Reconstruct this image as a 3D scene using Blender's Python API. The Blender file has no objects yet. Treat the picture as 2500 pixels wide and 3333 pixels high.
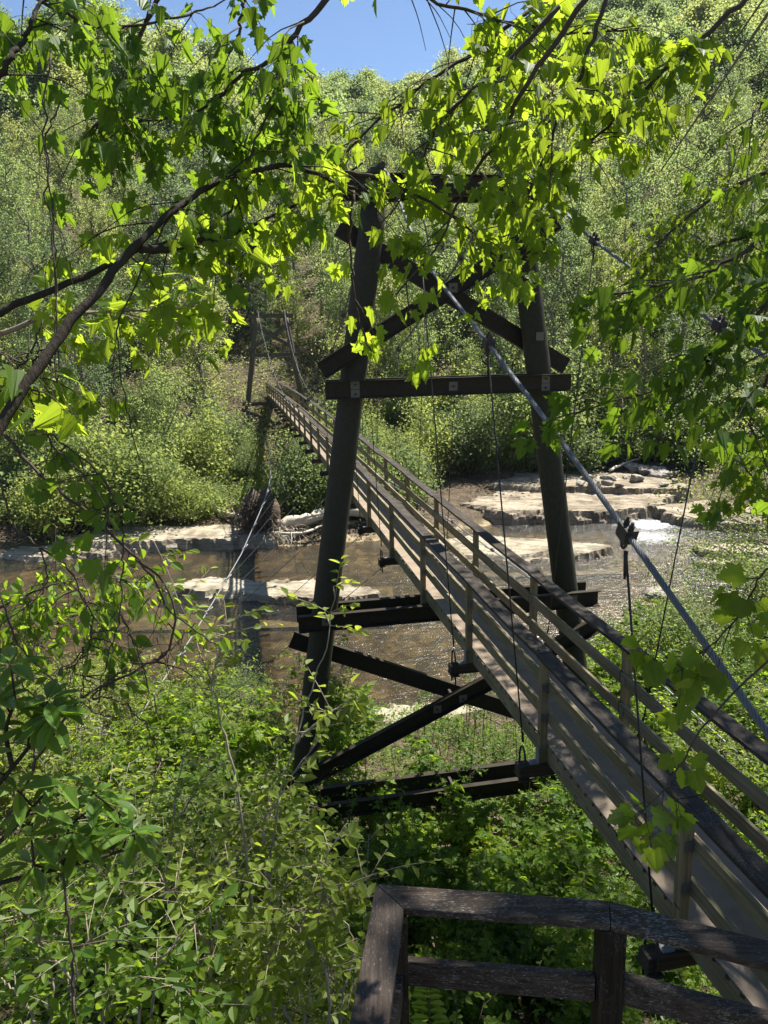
import bpy, math, random
import numpy as np
from mathutils import Vector, Matrix
R = np.random.default_rng(11)
random.seed(5)
scn = bpy.context.scene
COL = scn.collection
CZ = 11.0                       # eye height above the river, metres
PITCH, ROLL, FPX = 0.2191, -0.0219, 2500.0
X0, Y0, AZ = 1.1653, 13.5354, 0.1919     # near tower and the heading of the bridge
CA, SA = math.cos(AZ), math.sin(AZ)
SUN = np.array([.431, .388, 1.0]); SUN /= np.linalg.norm(SUN)

# ------------------------------------------------------------------ survey helpers
def ray(px, py):
    X, Y = px - 1250, py - 1666.5
    c, s = math.cos(-ROLL), math.sin(-ROLL)
    X, Y = X * c - Y * s, X * s + Y * c
    cp, sp = math.cos(PITCH), math.sin(PITCH)
    return np.array([X / FPX, cp - (Y / FPX) * sp, -sp - (Y / FPX) * cp])
def at(px, py, d):
    return ray(px, py) * d + np.array([0, 0, CZ])
def atz(px, py, z):
    r = ray(px, py); return r * ((z - CZ) / r[2]) + np.array([0, 0, CZ])
def bw(u, v, z):                # bridge frame to world, z measured from the eye
    return np.array([X0 + u * CA - v * SA, Y0 + u * SA + v * CA, z + CZ])

# ------------------------------------------------------------------ mesh building
def nrm(a):
    return a / np.maximum(np.linalg.norm(a, axis=-1, keepdims=True), 1e-9)
class MB:
    def __init__(s): s.v = []; s.f = []; s.n = 0; s.sm = []
    def add(s, v, faces, smooth=False):
        v = np.asarray(v, float).reshape(-1, 3)
        for fa in faces:
            fa = np.asarray(fa, int)
            if fa.ndim == 1: fa = fa[None]
            s.f.append(fa + s.n); s.sm.append(smooth)
        s.v.append(v); s.n += len(v); return s
    def box(s, c, ax, half):
        c = np.asarray(c, float); ax = np.asarray(ax, float); h = half
        v = [c + ax[0] * h[0] * i + ax[1] * h[1] * j + ax[2] * h[2] * k for k in (-1, 1) for j in (-1, 1) for i in (-1, 1)]
        return s.add(v, [[[0, 2, 3, 1], [4, 5, 7, 6], [0, 1, 5, 4], [2, 6, 7, 3], [0, 4, 6, 2], [1, 3, 7, 5]]])
    def abox(s, lo, hi):
        lo = np.array(lo, float); hi = np.array(hi, float)
        return s.box((lo + hi) / 2, np.eye(3), (hi - lo) / 2)
    def beam(s, p, q, w, h, up=(0, 0, 1), e=0):
        p = np.array(p, float); q = np.array(q, float); t = q - p; L = np.linalg.norm(t); t /= L
        u = np.array(up, float); sd = np.cross(t, u); sd /= np.linalg.norm(sd); u = np.cross(sd, t)
        return s.box((p + q) / 2, [t, sd, u], (L / 2 + e, w / 2, h / 2))
    def tube(s, P, r, seg=6, cap=True, smooth=True):
        P = np.asarray(P, float); n = len(P)
        r = np.broadcast_to(np.asarray(r, float), (n,))
        T = nrm(np.gradient(P, axis=0))
        a = np.array([0, 0, 1.]) if abs(T[0][2]) < .9 else np.array([1., 0, 0])
        u = nrm(np.cross(T[0], a)); U = [u]
        for i in range(1, n):
            u = u - T[i] * u.dot(T[i]); u = u / max(np.linalg.norm(u), 1e-9); U.append(u)
        U = np.array(U); W = np.cross(T, U)
        an = np.arange(seg) * 2 * math.pi / seg
        v = P[:, None] + r[:, None, None] * (U[:, None] * np.cos(an)[None, :, None] + W[:, None] * np.sin(an)[None, :, None])
        i = np.arange(n - 1)[:, None] * seg; k = np.arange(seg)[None]; k2 = (k + 1) % seg
        f = np.stack([i + k, i + k2, i + seg + k2, i + seg + k], -1).reshape(-1, 4)
        fs = [f]
        s.add(v, fs, smooth)
        if cap and seg > 3:
            o = s.n - n * seg
            s.f.append(np.array([list(range(seg))[::-1]]) + o); s.sm.append(False)
            s.f.append(np.array([list(range(seg))]) + o + (n - 1) * seg); s.sm.append(False)
        return s
    def leaves(s, P, T, N, size, shape):
        P = np.asarray(P); T = nrm(np.asarray(T)); B = nrm(np.cross(T, N)); N = np.cross(B, T)
        sv, sf = shape
        size = np.broadcast_to(np.asarray(size, float), (len(P),))[:, None, None]
        v = P[:, None] + size * (B[:, None] * sv[None, :, 0, None] + T[:, None] * sv[None, :, 1, None] + N[:, None] * sv[None, :, 2, None])
        off = (np.arange(len(P)) * len(sv))[:, None, None]
        fs = [(np.array(x)[None] + off).reshape(-1, np.array(x).shape[-1]) for x in sf]
        return s.add(v, fs)
    def mesh(s, name, origin=None):
        me = bpy.data.meshes.new(name)
        v = np.concatenate(s.v)
        if origin is not None: v = v - np.asarray(origin)
        me.vertices.add(len(v)); me.vertices.foreach_set('co', v.astype(np.float32).ravel())
        lo = np.concatenate([f.ravel() for f in s.f]).astype(np.int32)
        ct = np.concatenate([np.full(len(f), f.shape[1]) for f in s.f])
        st = np.concatenate([[0], np.cumsum(ct)[:-1]]).astype(np.int32)
        sm = np.concatenate([np.full(len(f), b) for f, b in zip(s.f, s.sm)])
        me.loops.add(len(lo)); me.loops.foreach_set('vertex_index', lo)
        me.polygons.add(len(ct)); me.polygons.foreach_set('loop_start', st)
        me.polygons.foreach_set('use_smooth', sm)
        me.update(calc_edges=True); me.validate()
        return me
    def build(s, name, mat, parent=None, origin=None, local=False, bevel=0):
        if origin is None and parent is not None and not local: origin = parent_origin(parent)
        me = s.mesh(name, origin)
        me.materials.append(mat)
        o = bpy.data.objects.new(name, me); COL.objects.link(o)
        if parent is not None: o.parent = parent
        elif origin is not None: o.location = origin
        if bevel:
            b = o.modifiers.new('bevel', 'BEVEL'); b.width = bevel; b.segments = 2; b.limit_method = 'ANGLE'
        return o
def parent_origin(p):
    v = Vector((0, 0, 0))
    while p is not None: v += p.location; p = p.parent
    return np.array(v)
def empty(name, loc, rz=0):
    o = bpy.data.objects.new(name, None); o.empty_display_size = .3
    o.location = loc; o.rotation_euler = (0, 0, rz); COL.objects.link(o); return o
def tag(o, label=None, cat=None, group=None, kind=None):
    if label: o['label'] = label
    if cat: o['category'] = cat
    if group: o['group'] = group
    if kind: o['kind'] = kind
    return o
def copy_tree(o, parent=None):
    c = o.copy(); COL.objects.link(c)
    if parent is not None: c.parent = parent
    for ch in KIDS.get(o.name, []): copy_tree(ch, c)
    return c
KIDS = {}
def kids(o, *ch): KIDS[o.name] = list(ch)
def spline(P, n):
    P = np.asarray(P, float)
    if len(P) == 2: return P[0] + (P[1] - P[0]) * np.linspace(0, 1, n)[:, None]
    Q = np.concatenate([[2 * P[0] - P[1]], P, [2 * P[-1] - P[-2]]])
    out = []
    for t in np.linspace(0, len(P) - 1 - 1e-6, n):
        i = int(t); f = t - i; a, b, c, d = Q[i:i + 4]
        out.append(.5 * (2 * b + (c - a) * f + (2 * a - 5 * b + 4 * c - d) * f * f + (3 * b - a - 3 * c + d) * f ** 3))
    return np.array(out)

# leaf outlines: (verts, faces); base at origin, tip along +y, folded on the midrib
def halves(pts, fold=.25, curl=.25):
    r = [(x, y, fold * abs(x) - curl * y * y) for x, y in pts]
    l = [(-x, y, z) for x, y, z in r[1:-1]]
    v = np.array(r + l); n = len(r); m = len(l)
    right = list(range(n)); left = [0] + [n - 1] + [n + i for i in range(m - 1, -1, -1)]
    return v, [[right], [left]]
MAPLE = halves([(0, 0), (.10, -.06), (.26, -.08), (.32, -.02), (.46, .0), (.38, .09), (.40, .15), (.31, .22), (.44, .29), (.53, .39), (.70, .50), (.55, .51), (.50, .58), (.38, .53), (.23, .51), (.29, .63), (.25, .69), (.27, .79), (.16, .83), (.13, .94), (.05, .98), (0, 1.14)], .16, .3)
MAPLEB = halves([(0, 0), (.2, -.09), (.47, -.02), (.40, .16), (.52, .30), (.60, .52), (.38, .52), (.30, .50), (.36, .66), (.24, .76), (.12, .90), (0, 1.02)], -.12, .12)
OVAL = halves([(0, 0), (.17, .18), (.27, .42), (.23, .66), (.12, .86), (0, 1)], .35, .18)
SERR = halves([(0, 0), (.14, .12), (.17, .2), (.23, .26), (.24, .38), (.3, .46), (.26, .56), (.27, .66), (.18, .74), (.16, .84), (.06, .9), (0, 1.04)], .35, .2)
LONG = halves([(0, 0), (.10, .2), (.17, .45), (.17, .65), (.1, .88), (0, 1)], .3, .3)
SIX = halves([(0, 0), (.26, .32), (.22, .68), (0, 1)], .3, .15)
QUAD = (np.array([(0, 0, 0), (.36, .45, .08), (0, 1, -.08), (-.36, .45, .08)], float), [[[0, 1, 2, 3]]])
NEED = (np.array([(-.08, 0, 0), (.08, 0, 0), (.05, 1, -.2), (-.05, 1, -.2)], float), [[[0, 1, 2, 3]]])

# ------------------------------------------------------------------ materials
def newmat(name):
    m = bpy.data.materials.new(name); m.use_nodes = True
    nt = m.node_tree; nt.nodes.clear()
    out = nt.nodes.new('ShaderNodeOutputMaterial')
    return m, nt, out
def N(nt, t, **k):
    n = nt.nodes.new('ShaderNode' + t)
    for a, b in k.items():
        if a.startswith('i_'): n.inputs[a[2:].replace('_', ' ')].default_value = b
        else: setattr(n, a, b)
    return n
def ramp(nt, src, stops, interp='LINEAR'):
    r = N(nt, 'ValToRGB'); r.color_ramp.interpolation = interp
    e = r.color_ramp.elements
    while len(e) < len(stops): e.new(.5)
    for i, (p, c) in enumerate(stops): e[i].position = p; e[i].color = (*c, 1) if len(c) == 3 else c
    nt.links.new(src, r.inputs[0]); return r.outputs[0]
def coords(nt, scale=(1, 1, 1), src='Object', rot=(0, 0, 0)):
    tc = N(nt, 'TexCoord'); mp = N(nt, 'Mapping'); mp.inputs['Scale'].default_value = scale; mp.inputs['Rotation'].default_value = rot
    nt.links.new(tc.outputs[src], mp.inputs[0]); return mp.outputs[0]
def noise(nt, vec, scale, detail=4, rough=.55, dist=0):
    n = N(nt, 'TexNoise'); n.inputs['Scale'].default_value = scale; n.inputs['Detail'].default_value = detail
    n.inputs['Roughness'].default_value = rough; n.inputs['Distortion'].default_value = dist
    nt.links.new(vec, n.inputs['Vector']); return n.outputs['Fac']
def mixc(nt, fac, a, b, mode='MIX'):
    m = N(nt, 'Mix', data_type='RGBA', blend_type=mode)
    for s, x in ((m.inputs[0], fac), (m.inputs[6], a), (m.inputs[7], b)):
        if hasattr(x, 'links'): nt.links.new(x, s)
        elif isinstance(x, (int, float)): s.default_value = x
        else: s.default_value = (*x, 1)
    return m.outputs[2]
def math_(nt, op, a, b=None):
    m = N(nt, 'Math', operation=op)
    for s, x in ((m.inputs[0], a), (m.inputs[1], b)):
        if x is None: continue
        if hasattr(x, 'links'): nt.links.new(x, s)
        else: s.default_value = x
    return m.outputs[0]
def bump(nt, h, strength=.3, dist=.02):
    b = N(nt, 'Bump'); b.inputs['Strength'].default_value = strength; b.inputs['Distance'].default_value = dist
    nt.links.new(h, b.inputs['Height']); return b.outputs[0]
def principled(nt, out, col, rough=.7, spec=.3, nor=None, metal=0):
    p = N(nt, 'BsdfPrincipled'); p.inputs['Roughness'].default_value = rough if not hasattr(rough, 'links') else .5
    if hasattr(rough, 'links'): nt.links.new(rough, p.inputs['Roughness'])
    p.inputs['Specular IOR Level'].default_value = spec; p.inputs['Metallic'].default_value = metal
    if hasattr(col, 'links'): nt.links.new(col, p.inputs['Base Color'])
    else: p.inputs['Base Color'].default_value = (*col, 1)
    if nor is not None: nt.links.new(nor, p.inputs['Normal'])
    nt.links.new(p.outputs[0], out.inputs[0]); return p

def leaf_mat(name, cols, trans, tmix=.5, rough=.42, spec=.35, objvar=.0, hue2=None):
    m, nt, out = newmat(name)
    g = N(nt, 'NewGeometry'); rnd = g.outputs['Random Per Island']
    k = len(cols)
    c = ramp(nt, rnd, [(i / max(k - 1, 1), x) for i, x in enumerate(cols)])
    t = ramp(nt, rnd, [(0, tuple(x * .82 for x in trans)), (1, tuple(min(1, x * 1.15) for x in trans))])
    if objvar:
        oi = N(nt, 'ObjectInfo')
        f = ramp(nt, oi.outputs['Random'], [(0, (1 - objvar, 1 - objvar * .9, 1 - objvar * .4)), (.5, (1, 1, 1)), (1, hue2 or (1 + objvar, 1 + objvar * .55, .9))])
        c = mixc(nt, 1, c, f, 'MULTIPLY'); t = mixc(nt, 1, t, f, 'MULTIPLY')
    p = N(nt, 'BsdfPrincipled'); p.inputs['Roughness'].default_value = rough; p.inputs['Specular IOR Level'].default_value = spec
    nt.links.new(c, p.inputs['Base Color'])
    tr = N(nt, 'BsdfTranslucent'); nt.links.new(t, tr.inputs[0])
    mx = N(nt, 'MixShader'); mx.inputs[0].default_value = tmix
    nt.links.new(p.outputs[0], mx.inputs[1]); nt.links.new(tr.outputs[0], mx.inputs[2])
    nt.links.new(mx.outputs[0], out.inputs[0]); return m
M = {}
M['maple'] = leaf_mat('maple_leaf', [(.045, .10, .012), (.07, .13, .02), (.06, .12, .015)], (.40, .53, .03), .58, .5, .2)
M['maple_dark'] = leaf_mat('shaded_maple_leaf', [(.035, .08, .012), (.06, .11, .018)], (.24, .38, .022), .5, .5, .2)  # darker copy of the maple leaf, with shade put into its colour
M['shrub'] = leaf_mat('shrub_leaf', [(.045, .105, .010), (.085, .15, .014), (.13, .19, .022)], (.36, .52, .03), .52, .5, .25, .35)
M['pale'] = leaf_mat('pale_sapling_leaf', [(.085, .135, .014), (.13, .18, .022), (.115, .155, .03)], (.44, .52, .05), .48, .5, .3)
M['rhodo'] = leaf_mat('thick_glossy_leaf', [(.05, .12, .014), (.10, .18, .025), (.04, .09, .015)], (.30, .45, .04), .4, .4, .3)
M['tree'] = leaf_mat('spring_tree_leaf', [(.07, .11, .022), (.10, .15, .03), (.13, .17, .04)], (.37, .48, .145), .52, .5, .3, .42, (1.4, 1.15, 1.05))
M['tree_dark'] = leaf_mat('hemlock_needles', [(.03, .055, .022), (.05, .075, .03)], (.08, .13, .04), .3, .6, .2, .2)
M['bush'] = leaf_mat('bank_bush_leaf', [(.06, .105, .022), (.10, .15, .035), (.12, .165, .05)], (.35, .43, .12), .5, .5, .3, .4, (1.35, 1.2, 1.0))
M['dead'] = leaf_mat('dead_leaf', [(.085, .058, .034), (.13, .096, .06), (.05, .034, .022), (.17, .135, .09)], (.25, .16, .09), .2, .7, .2)
M['grass'] = leaf_mat('ground_plant_leaf', [(.035, .085, .012), (.07, .125, .018), (.10, .14, .03)], (.28, .44, .04), .45, .5, .3)

def bark_mat(name, a, b, sc=6, st=(1, 1, .25)):
    m, nt, out = newmat(name); v = coords(nt, st)
    n = noise(nt, v, sc * 3, 6, .65); n2 = noise(nt, v, sc * .5, 3)
    c = mixc(nt, n, a, b); c = mixc(nt, math_(nt, 'MULTIPLY', n2, .5), c, (b[0] * 1.6, b[1] * 1.65, b[2] * 1.5))
    principled(nt, out, c, .85, .15, bump(nt, n, .6, .02)); return m
M['bark'] = bark_mat('grey_brown_bark', (.07, .058, .045), (.20, .175, .145), 5)
M['bark_dark'] = bark_mat('dark_twig_bark', (.025, .018, .013), (.075, .058, .043), 14)
M['bark_pale'] = bark_mat('pale_twig_bark', (.10, .08, .058), (.25, .21, .16), 12)
M['bark_main'] = bark_mat('maple_limb_bark', (.013, .010, .007), (.042, .034, .024), 16)
M['drift'] = bark_mat('bleached_driftwood', (.20, .16, .12), (.52, .46, .38), 5, (1, .3, 1))
M['root'] = bark_mat('muddy_root', (.03, .021, .014), (.12, .09, .064), 6)

def wood_mat(name, a, b, c, grain=(22, .8, 22), wear=.0, fleck=0, wearcol=(.5, .47, .42), rough=.75, big=1.5, knots=True, spec=.12):
    m, nt, out = newmat(name); v = coords(nt, grain); v2 = coords(nt)
    n = noise(nt, v, 1.6, 7, .62, .4); nb = noise(nt, v2, big, 4, .6)
    col = ramp(nt, n, [(.3, a), (.52, b), (.72, c)])
    col = mixc(nt, ramp(nt, nb, [(.35, (0, 0, 0)), (.7, (.55, .55, .55))]), col, tuple(x * .55 for x in a))
    if knots:
        vo = N(nt, 'TexVoronoi'); vo.inputs['Scale'].default_value = 1.0
        nt.links.new(coords(nt, (9, 2.2, 9)), vo.inputs['Vector'])
        col = mixc(nt, ramp(nt, vo.outputs['Distance'], [(.07, (.85, .85, .85)), (.13, (0, 0, 0))]), col, (.05, .03, .015))
    if wear:
        w1 = noise(nt, coords(nt, (grain[0] * 1.5, grain[1] * 2.2, grain[2] * 1.5)), 2.2, 8, .7)
        w2 = noise(nt, v2, 2.1, 4, .6)
        w = math_(nt, 'ADD', math_(nt, 'MULTIPLY', w1, .62), math_(nt, 'MULTIPLY', w2, .48))
        col = mixc(nt, ramp(nt, w, [(.60 - .12 * wear, (0, 0, 0)), (.66 - .1 * wear, (1, 1, 1))]), col, wearcol)
    if fleck:
        fl = noise(nt, coords(nt, tuple(.5 if g < 5 else 1.5 for g in grain)), 95, 4, .75); fb = noise(nt, v2, 5, 3)
        ff = math_(nt, 'ADD', fl, math_(nt, 'MULTIPLY', fb, .35))
        col = mixc(nt, ramp(nt, ff, [(.78 - fleck * .06, (0, 0, 0)), (.95 - fleck * .06, (.8, .8, .8))]), col, wearcol)
    principled(nt, out, col, rough, spec, bump(nt, n, .35, .006)); return m
M['pine'] = wood_mat('treated_pine', (.12, .10, .055), (.21, .18, .105), (.29, .25, .155))
M['post'] = wood_mat('treated_pine_post', (.13, .10, .05), (.24, .19, .10), (.31, .26, .15), (20, 20, .8))
M['cap'] = wood_mat('weathered_cap_board', (.022, .018, .014), (.05, .041, .032), (.10, .083, .066), (30, 1.1, 30), 0, .7, (.20, .185, .17), .7, 1.2, False)
M['cross'] = wood_mat('dark_crossbeam_timber', (.03, .024, .018), (.065, .05, .036), (.11, .09, .065), (.8, 20, 20), 0, knots=False)
M['rail_old'] = wood_mat('peeling_dark_stained_wood', (.024, .017, .012), (.058, .043, .032), (.105, .082, .064), (1.6, 34, 34), 0, .75, (.33, .31, .285), .65, 2.0, False)
M['rail_old_z'] = wood_mat('peeling_dark_stained_post', (.012, .009, .006), (.028, .021, .014), (.05, .038, .028), (30, 30, 1.4), 0, .2, (.2, .185, .17), .7, 2.0, False)
M['rail_old_y'] = wood_mat('peeling_dark_stained_wood_long', (.042, .031, .024), (.082, .063, .05), (.13, .105, .085), (34, 1.6, 34), 0, .4, (.26, .24, .225), .7, 2.0, False)

def deck_mat():
    m, nt, out = newmat('brown_deck_sheet'); v = coords(nt)
    n = noise(nt, v, 3.2, 5, .6); n2 = noise(nt, v, 60, 3, .6)
    c = ramp(nt, n, [(.3, (.15, .112, .076)), (.55, (.21, .16, .11)), (.8, (.26, .20, .145))])
    c = mixc(nt, ramp(nt, n2, [(.45, (0, 0, 0)), (.8, (.5, .5, .5))]), c, (.24, .195, .15))
    s = noise(nt, v, 130, 1); c = mixc(nt, ramp(nt, s, [(.74, (0, 0, 0)), (.77, (.8, .8, .8))]), c, (.5, .44, .36))
    principled(nt, out, c, .72, .3, bump(nt, n2, .25, .004)); return m
M['deck'] = deck_mat()
def steel_mat(name, a, b, rough=.55, sc=14, spec=.14):
    m, nt, out = newmat(name); v = coords(nt)
    n = noise(nt, v, sc, 6, .7); n2 = noise(nt, v, sc * 9, 2, .6)
    c = mixc(nt, ramp(nt, n, [(.3, (0, 0, 0)), (.7, (1, 1, 1))]), a, b)
    c = mixc(nt, ramp(nt, n2, [(.66, (0, 0, 0)), (.72, (.35, .35, .35))]), c, (b[0] * 2.5, b[1] * 2.4, b[2] * 2.2))
    principled(nt, out, c, rough, spec, bump(nt, n2, .12, .004)); return m
M['steel'] = steel_mat('dark_brown_steel', (.020, .0155, .010), (.036, .029, .019))
M['leg'] = steel_mat('olive_brown_steel_pipe', (.025, .0235, .0145), (.042, .039, .026), .65)
M['far_steel'] = steel_mat('sunlit_brown_steel', (.075, .058, .042), (.135, .108, .082), .75)  # paler than the near steel: light on the far tower put into the colour
M['galv'] = steel_mat('dull_galvanised_steel', (.11, .113, .113), (.22, .225, .225), .45, 30, .5)
M['clamp'] = steel_mat('dark_forged_steel', (.03, .028, .025), (.07, .062, .052), .5)
M['rod'] = steel_mat('dark_steel_rod', (.025, .023, .02), (.05, .045, .04), .5)
def cable_mat():
    m, nt, out = newmat('twisted_galvanised_cable')
    v = coords(nt); n = noise(nt, v, 9, 4); c = mixc(nt, n, (.07, .073, .075), (.15, .155, .158))
    principled(nt, out, c, .5, .4, None, .1); return m
M['cable'] = cable_mat()
def plate_mat():
    m, nt, out = newmat('square_washer_plate'); v = coords(nt); n = noise(nt, v, 30, 4)
    principled(nt, out, mixc(nt, n, (.09, .08, .06), (.17, .155, .12)), .6, .3); return m
M['plate'] = plate_mat()
def conc():
    m, nt, out = newmat('weathered_concrete'); v = coords(nt); n = noise(nt, v, 4, 8, .65)
    principled(nt, out, ramp(nt, n, [(.3, (.12, .11, .09)), (.5, (.24, .235, .215)), (.75, (.33, .32, .30))]), .9, .15, bump(nt, n, .5, .03)); return m
M['concrete'] = conc()
def rock_mat(name, a, b, c):
    m, nt, out = newmat(name); v = coords(nt); vs = coords(nt, (.35, .5, 7))
    n = noise(nt, vs, 1.8, 8, .68, .5); n2 = noise(nt, v, .7, 5, .6); n3 = noise(nt, v, 9, 6, .7)
    col = ramp(nt, n, [(.28, a), (.47, b), (.62, c), (.8, b)])
    col = mixc(nt, ramp(nt, n2, [(.48, (0, 0, 0)), (.66, (.75, .75, .75))]), col, (a[0] * .55, a[1] * .5, a[2] * .45))
    col = mixc(nt, ramp(nt, n3, [(.6, (0, 0, 0)), (.72, (.5, .5, .5))]), col, (.10, .085, .06))
    h = math_(nt, 'ADD', n, n3)
    principled(nt, out, col, .85, .25, bump(nt, h, .8, .06)); return m
M['rock'] = rock_mat('tan_layered_rock', (.13, .107, .072), (.285, .245, .172), (.38, .34, .26))
M['rock_red'] = rock_mat('reddish_layered_rock', (.10, .078, .053), (.235, .192, .134), (.33, .283, .212))
M['stone'] = rock_mat('grey_boulder_rock', (.13, .11, .09), (.25, .225, .185), (.34, .31, .27))

def ground_mat():
    m, nt, out = newmat('leaf_litter_and_soil'); tc = N(nt, 'TexCoord'); v = tc.outputs['Object']
    n = noise(nt, v, 1.1, 6, .65); vo = N(nt, 'TexVoronoi'); vo.inputs['Scale'].default_value = 14; nt.links.new(v, vo.inputs['Vector'])
    litter = ramp(nt, vo.outputs['Color'], [(.2, (.055, .038, .025)), (.5, (.105, .078, .052)), (.8, (.16, .125, .09))])
    col = mixc(nt, ramp(nt, n, [(.40, (0, 0, 0)), (.62, (.8, .8, .8))]), litter, (.045, .034, .022))
    sep = N(nt, 'SeparateXYZ'); nt.links.new(v, sep.inputs[0])
    # silty, cobbled river bed and damp shore below about 0.5 m
    vb = N(nt, 'TexVoronoi'); vb.inputs['Scale'].default_value = 2.2; nt.links.new(v, vb.inputs['Vector'])
    nb = noise(nt, v, .6, 6, .7)
    bed = ramp(nt, vb.outputs['Color'], [(.2, (.11, .088, .052)), (.55, (.235, .185, .108)), (.85, (.40, .325, .21))])
    bed = mixc(nt, ramp(nt, nb, [(.42, (0, 0, 0)), (.62, (.85, .85, .85))]), bed, (.055, .038, .022))
    zz = math_(nt, 'ADD', sep.outputs[2], math_(nt, 'MULTIPLY', n, .35))
    col = mixc(nt, ramp(nt, math_(nt, 'MULTIPLY', zz, 1.0), [(.30, (1, 1, 1)), (.55, (0, 0, 0))]), col, bed)
    # moss and low growth patches on the slopes
    ng = noise(nt, v, .35, 5, .6)
    col = mixc(nt, ramp(nt, ng, [(.55, (0, 0, 0)), (.72, (.45, .45, .45))]), col, (.05, .075, .02))
    principled(nt, out, col, .92, .12, bump(nt, math_(nt, 'ADD', vo.outputs['Distance'], n), .9, .06)); return m
M['ground'] = ground_mat()

def water_mat(foam_glare):
    m, nt, out = newmat('clear_brown_river_water'); tc = N(nt, 'TexCoord'); v = tc.outputs['Object']
    st = coords(nt, (.45, 1.25, 1), rot=(0, 0, -.12))
    a = noise(nt, st, 3.0, 4, .6, .6); b = noise(nt, st, 9, 3, .65, .3); c2 = noise(nt, coords(nt, (.7, 1, 1)), .5, 2)
    h = math_(nt, 'ADD', math_(nt, 'MULTIPLY', a, 1.0), math_(nt, 'MULTIPLY', b, .38))
    # livelier near the rapids
    sep = N(nt, 'SeparateXYZ'); nt.links.new(v, sep.inputs[0])
    mask = None
    for (fx, fy, rx, ry, pw) in foam_glare:
        dx = math_(nt, 'DIVIDE', math_(nt, 'SUBTRACT', sep.outputs[0], fx), rx)
        dy = math_(nt, 'DIVIDE', math_(nt, 'SUBTRACT', sep.outputs[1], fy), ry)
        d = math_(nt, 'ADD', math_(nt, 'MULTIPLY', dx, dx), math_(nt, 'MULTIPLY', dy, dy))
        k = math_(nt, 'MULTIPLY', math_(nt, 'MAXIMUM', math_(nt, 'SUBTRACT', 1.0, d), 0.0), pw)
        mask = k if mask is None else math_(nt, 'MAXIMUM', mask, k)
    fn = noise(nt, coords(nt, (.8, 2.2, 1), rot=(0, 0, -.3)), 4.5, 8, .75, .8)
    fm = ramp(nt, math_(nt, 'ADD', math_(nt, 'MULTIPLY', mask, .44), fn), [(.76, (0, 0, 0)), (1.0, (.9, .9, .9))])
    amp = math_(nt, 'ADD', .75, math_(nt, 'ADD', mask, math_(nt, 'MULTIPLY', c2, .6)))
    bp = N(nt, 'Bump'); bp.inputs['Strength'].default_value = 1; bp.inputs['Distance'].default_value = .085
    nt.links.new(math_(nt, 'MULTIPLY', h, amp), bp.inputs['Height'])
    gl = N(nt, 'BsdfGlossy'); gl.inputs['Roughness'].default_value = .2; nt.links.new(bp.outputs[0], gl.inputs['Normal'])
    gl.inputs[0].default_value = (1, 1, 1, 1)
    tr = N(nt, 'BsdfTransparent'); tr.inputs[0].default_value = (.64, .58, .44, 1)
    df = N(nt, 'BsdfDiffuse'); df.inputs[0].default_value = (.035, .03, .02, 1)
    m0 = N(nt, 'MixShader'); m0.inputs[0].default_value = .2
    nt.links.new(tr.outputs[0], m0.inputs[1]); nt.links.new(df.outputs[0], m0.inputs[2])
    fr = N(nt, 'Fresnel'); fr.inputs[0].default_value = 1.33; nt.links.new(bp.outputs[0], fr.inputs['Normal'])
    m1 = N(nt, 'MixShader'); nt.links.new(fr.outputs[0], m1.inputs[0]); nt.links.new(m0.outputs[0], m1.inputs[1]); nt.links.new(gl.outputs[0], m1.inputs[2])
    fo = N(nt, 'BsdfDiffuse'); fo.inputs[0].default_value = (.66, .69, .70, 1); nt.links.new(bp.outputs[0], fo.inputs['Normal'])
    m2 = N(nt, 'MixShader'); nt.links.new(fm, m2.inputs[0]); nt.links.new(m1.outputs[0], m2.inputs[1]); nt.links.new(fo.outputs[0], m2.inputs[2])
    nt.links.new(m2.outputs[0], out.inputs[0]); return m

# ------------------------------------------------------------------ camera, light, sky
cam = bpy.data.cameras.new('camera'); co = bpy.data.objects.new('camera', cam); COL.objects.link(co)
cam.sensor_fit = 'VERTICAL'; cam.sensor_height = 36; cam.sensor_width = 27; cam.lens = 36 * FPX / 3333
cam.clip_start = .05; cam.clip_end = 3000
co.matrix_world = Matrix.Translation((0, 0, CZ)) @ Matrix.Rotation(math.pi / 2 - PITCH, 4, 'X') @ Matrix.Rotation(ROLL, 4, 'Z')
scn.camera = co
w = bpy.data.worlds.new('World'); scn.world = w; w.use_nodes = True
nt = w.node_tree; bg = nt.nodes['Background']; sky = nt.nodes.new('ShaderNodeTexSky'); sky.sky_type = 'NISHITA'; sky.sun_disc = False
sky.sun_elevation = math.radians(60); sky.sun_rotation = math.radians(48); sky.air_density = .85; sky.dust_density = .05; sky.ozone_density = 3.2
nt.links.new(sky.outputs[0], bg.inputs[0]); bg.inputs[1].default_value = .06
sl = bpy.data.lights.new('sun', 'SUN'); sl.energy = 5.0; sl.angle = math.radians(.53); sl.color = (1, .955, .87)
so = bpy.data.objects.new('sun', sl); COL.objects.link(so); so.location = (20, 20, 60)
so.rotation_euler = Vector(-SUN).to_track_quat('-Z', 'Y').to_euler()
scn.view_settings.view_transform = 'Standard'; scn.view_settings.look = 'None'; scn.view_settings.exposure = 1.5; scn.view_settings.gamma = 1
cy = scn.cycles
cy.max_bounces = 7; cy.diffuse_bounces = 3; cy.glossy_bounces = 2; cy.transmission_bounces = 4; cy.transparent_max_bounces = 8
cy.caustics_reflective = False; cy.caustics_refractive = False; cy.sample_clamp_indirect = 4; cy.sample_clamp_direct = 12
cy.use_denoising = True; cy.denoiser = 'OPENIMAGEDENOISE'; cy.denoising_prefilter = 'ACCURATE'

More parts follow.
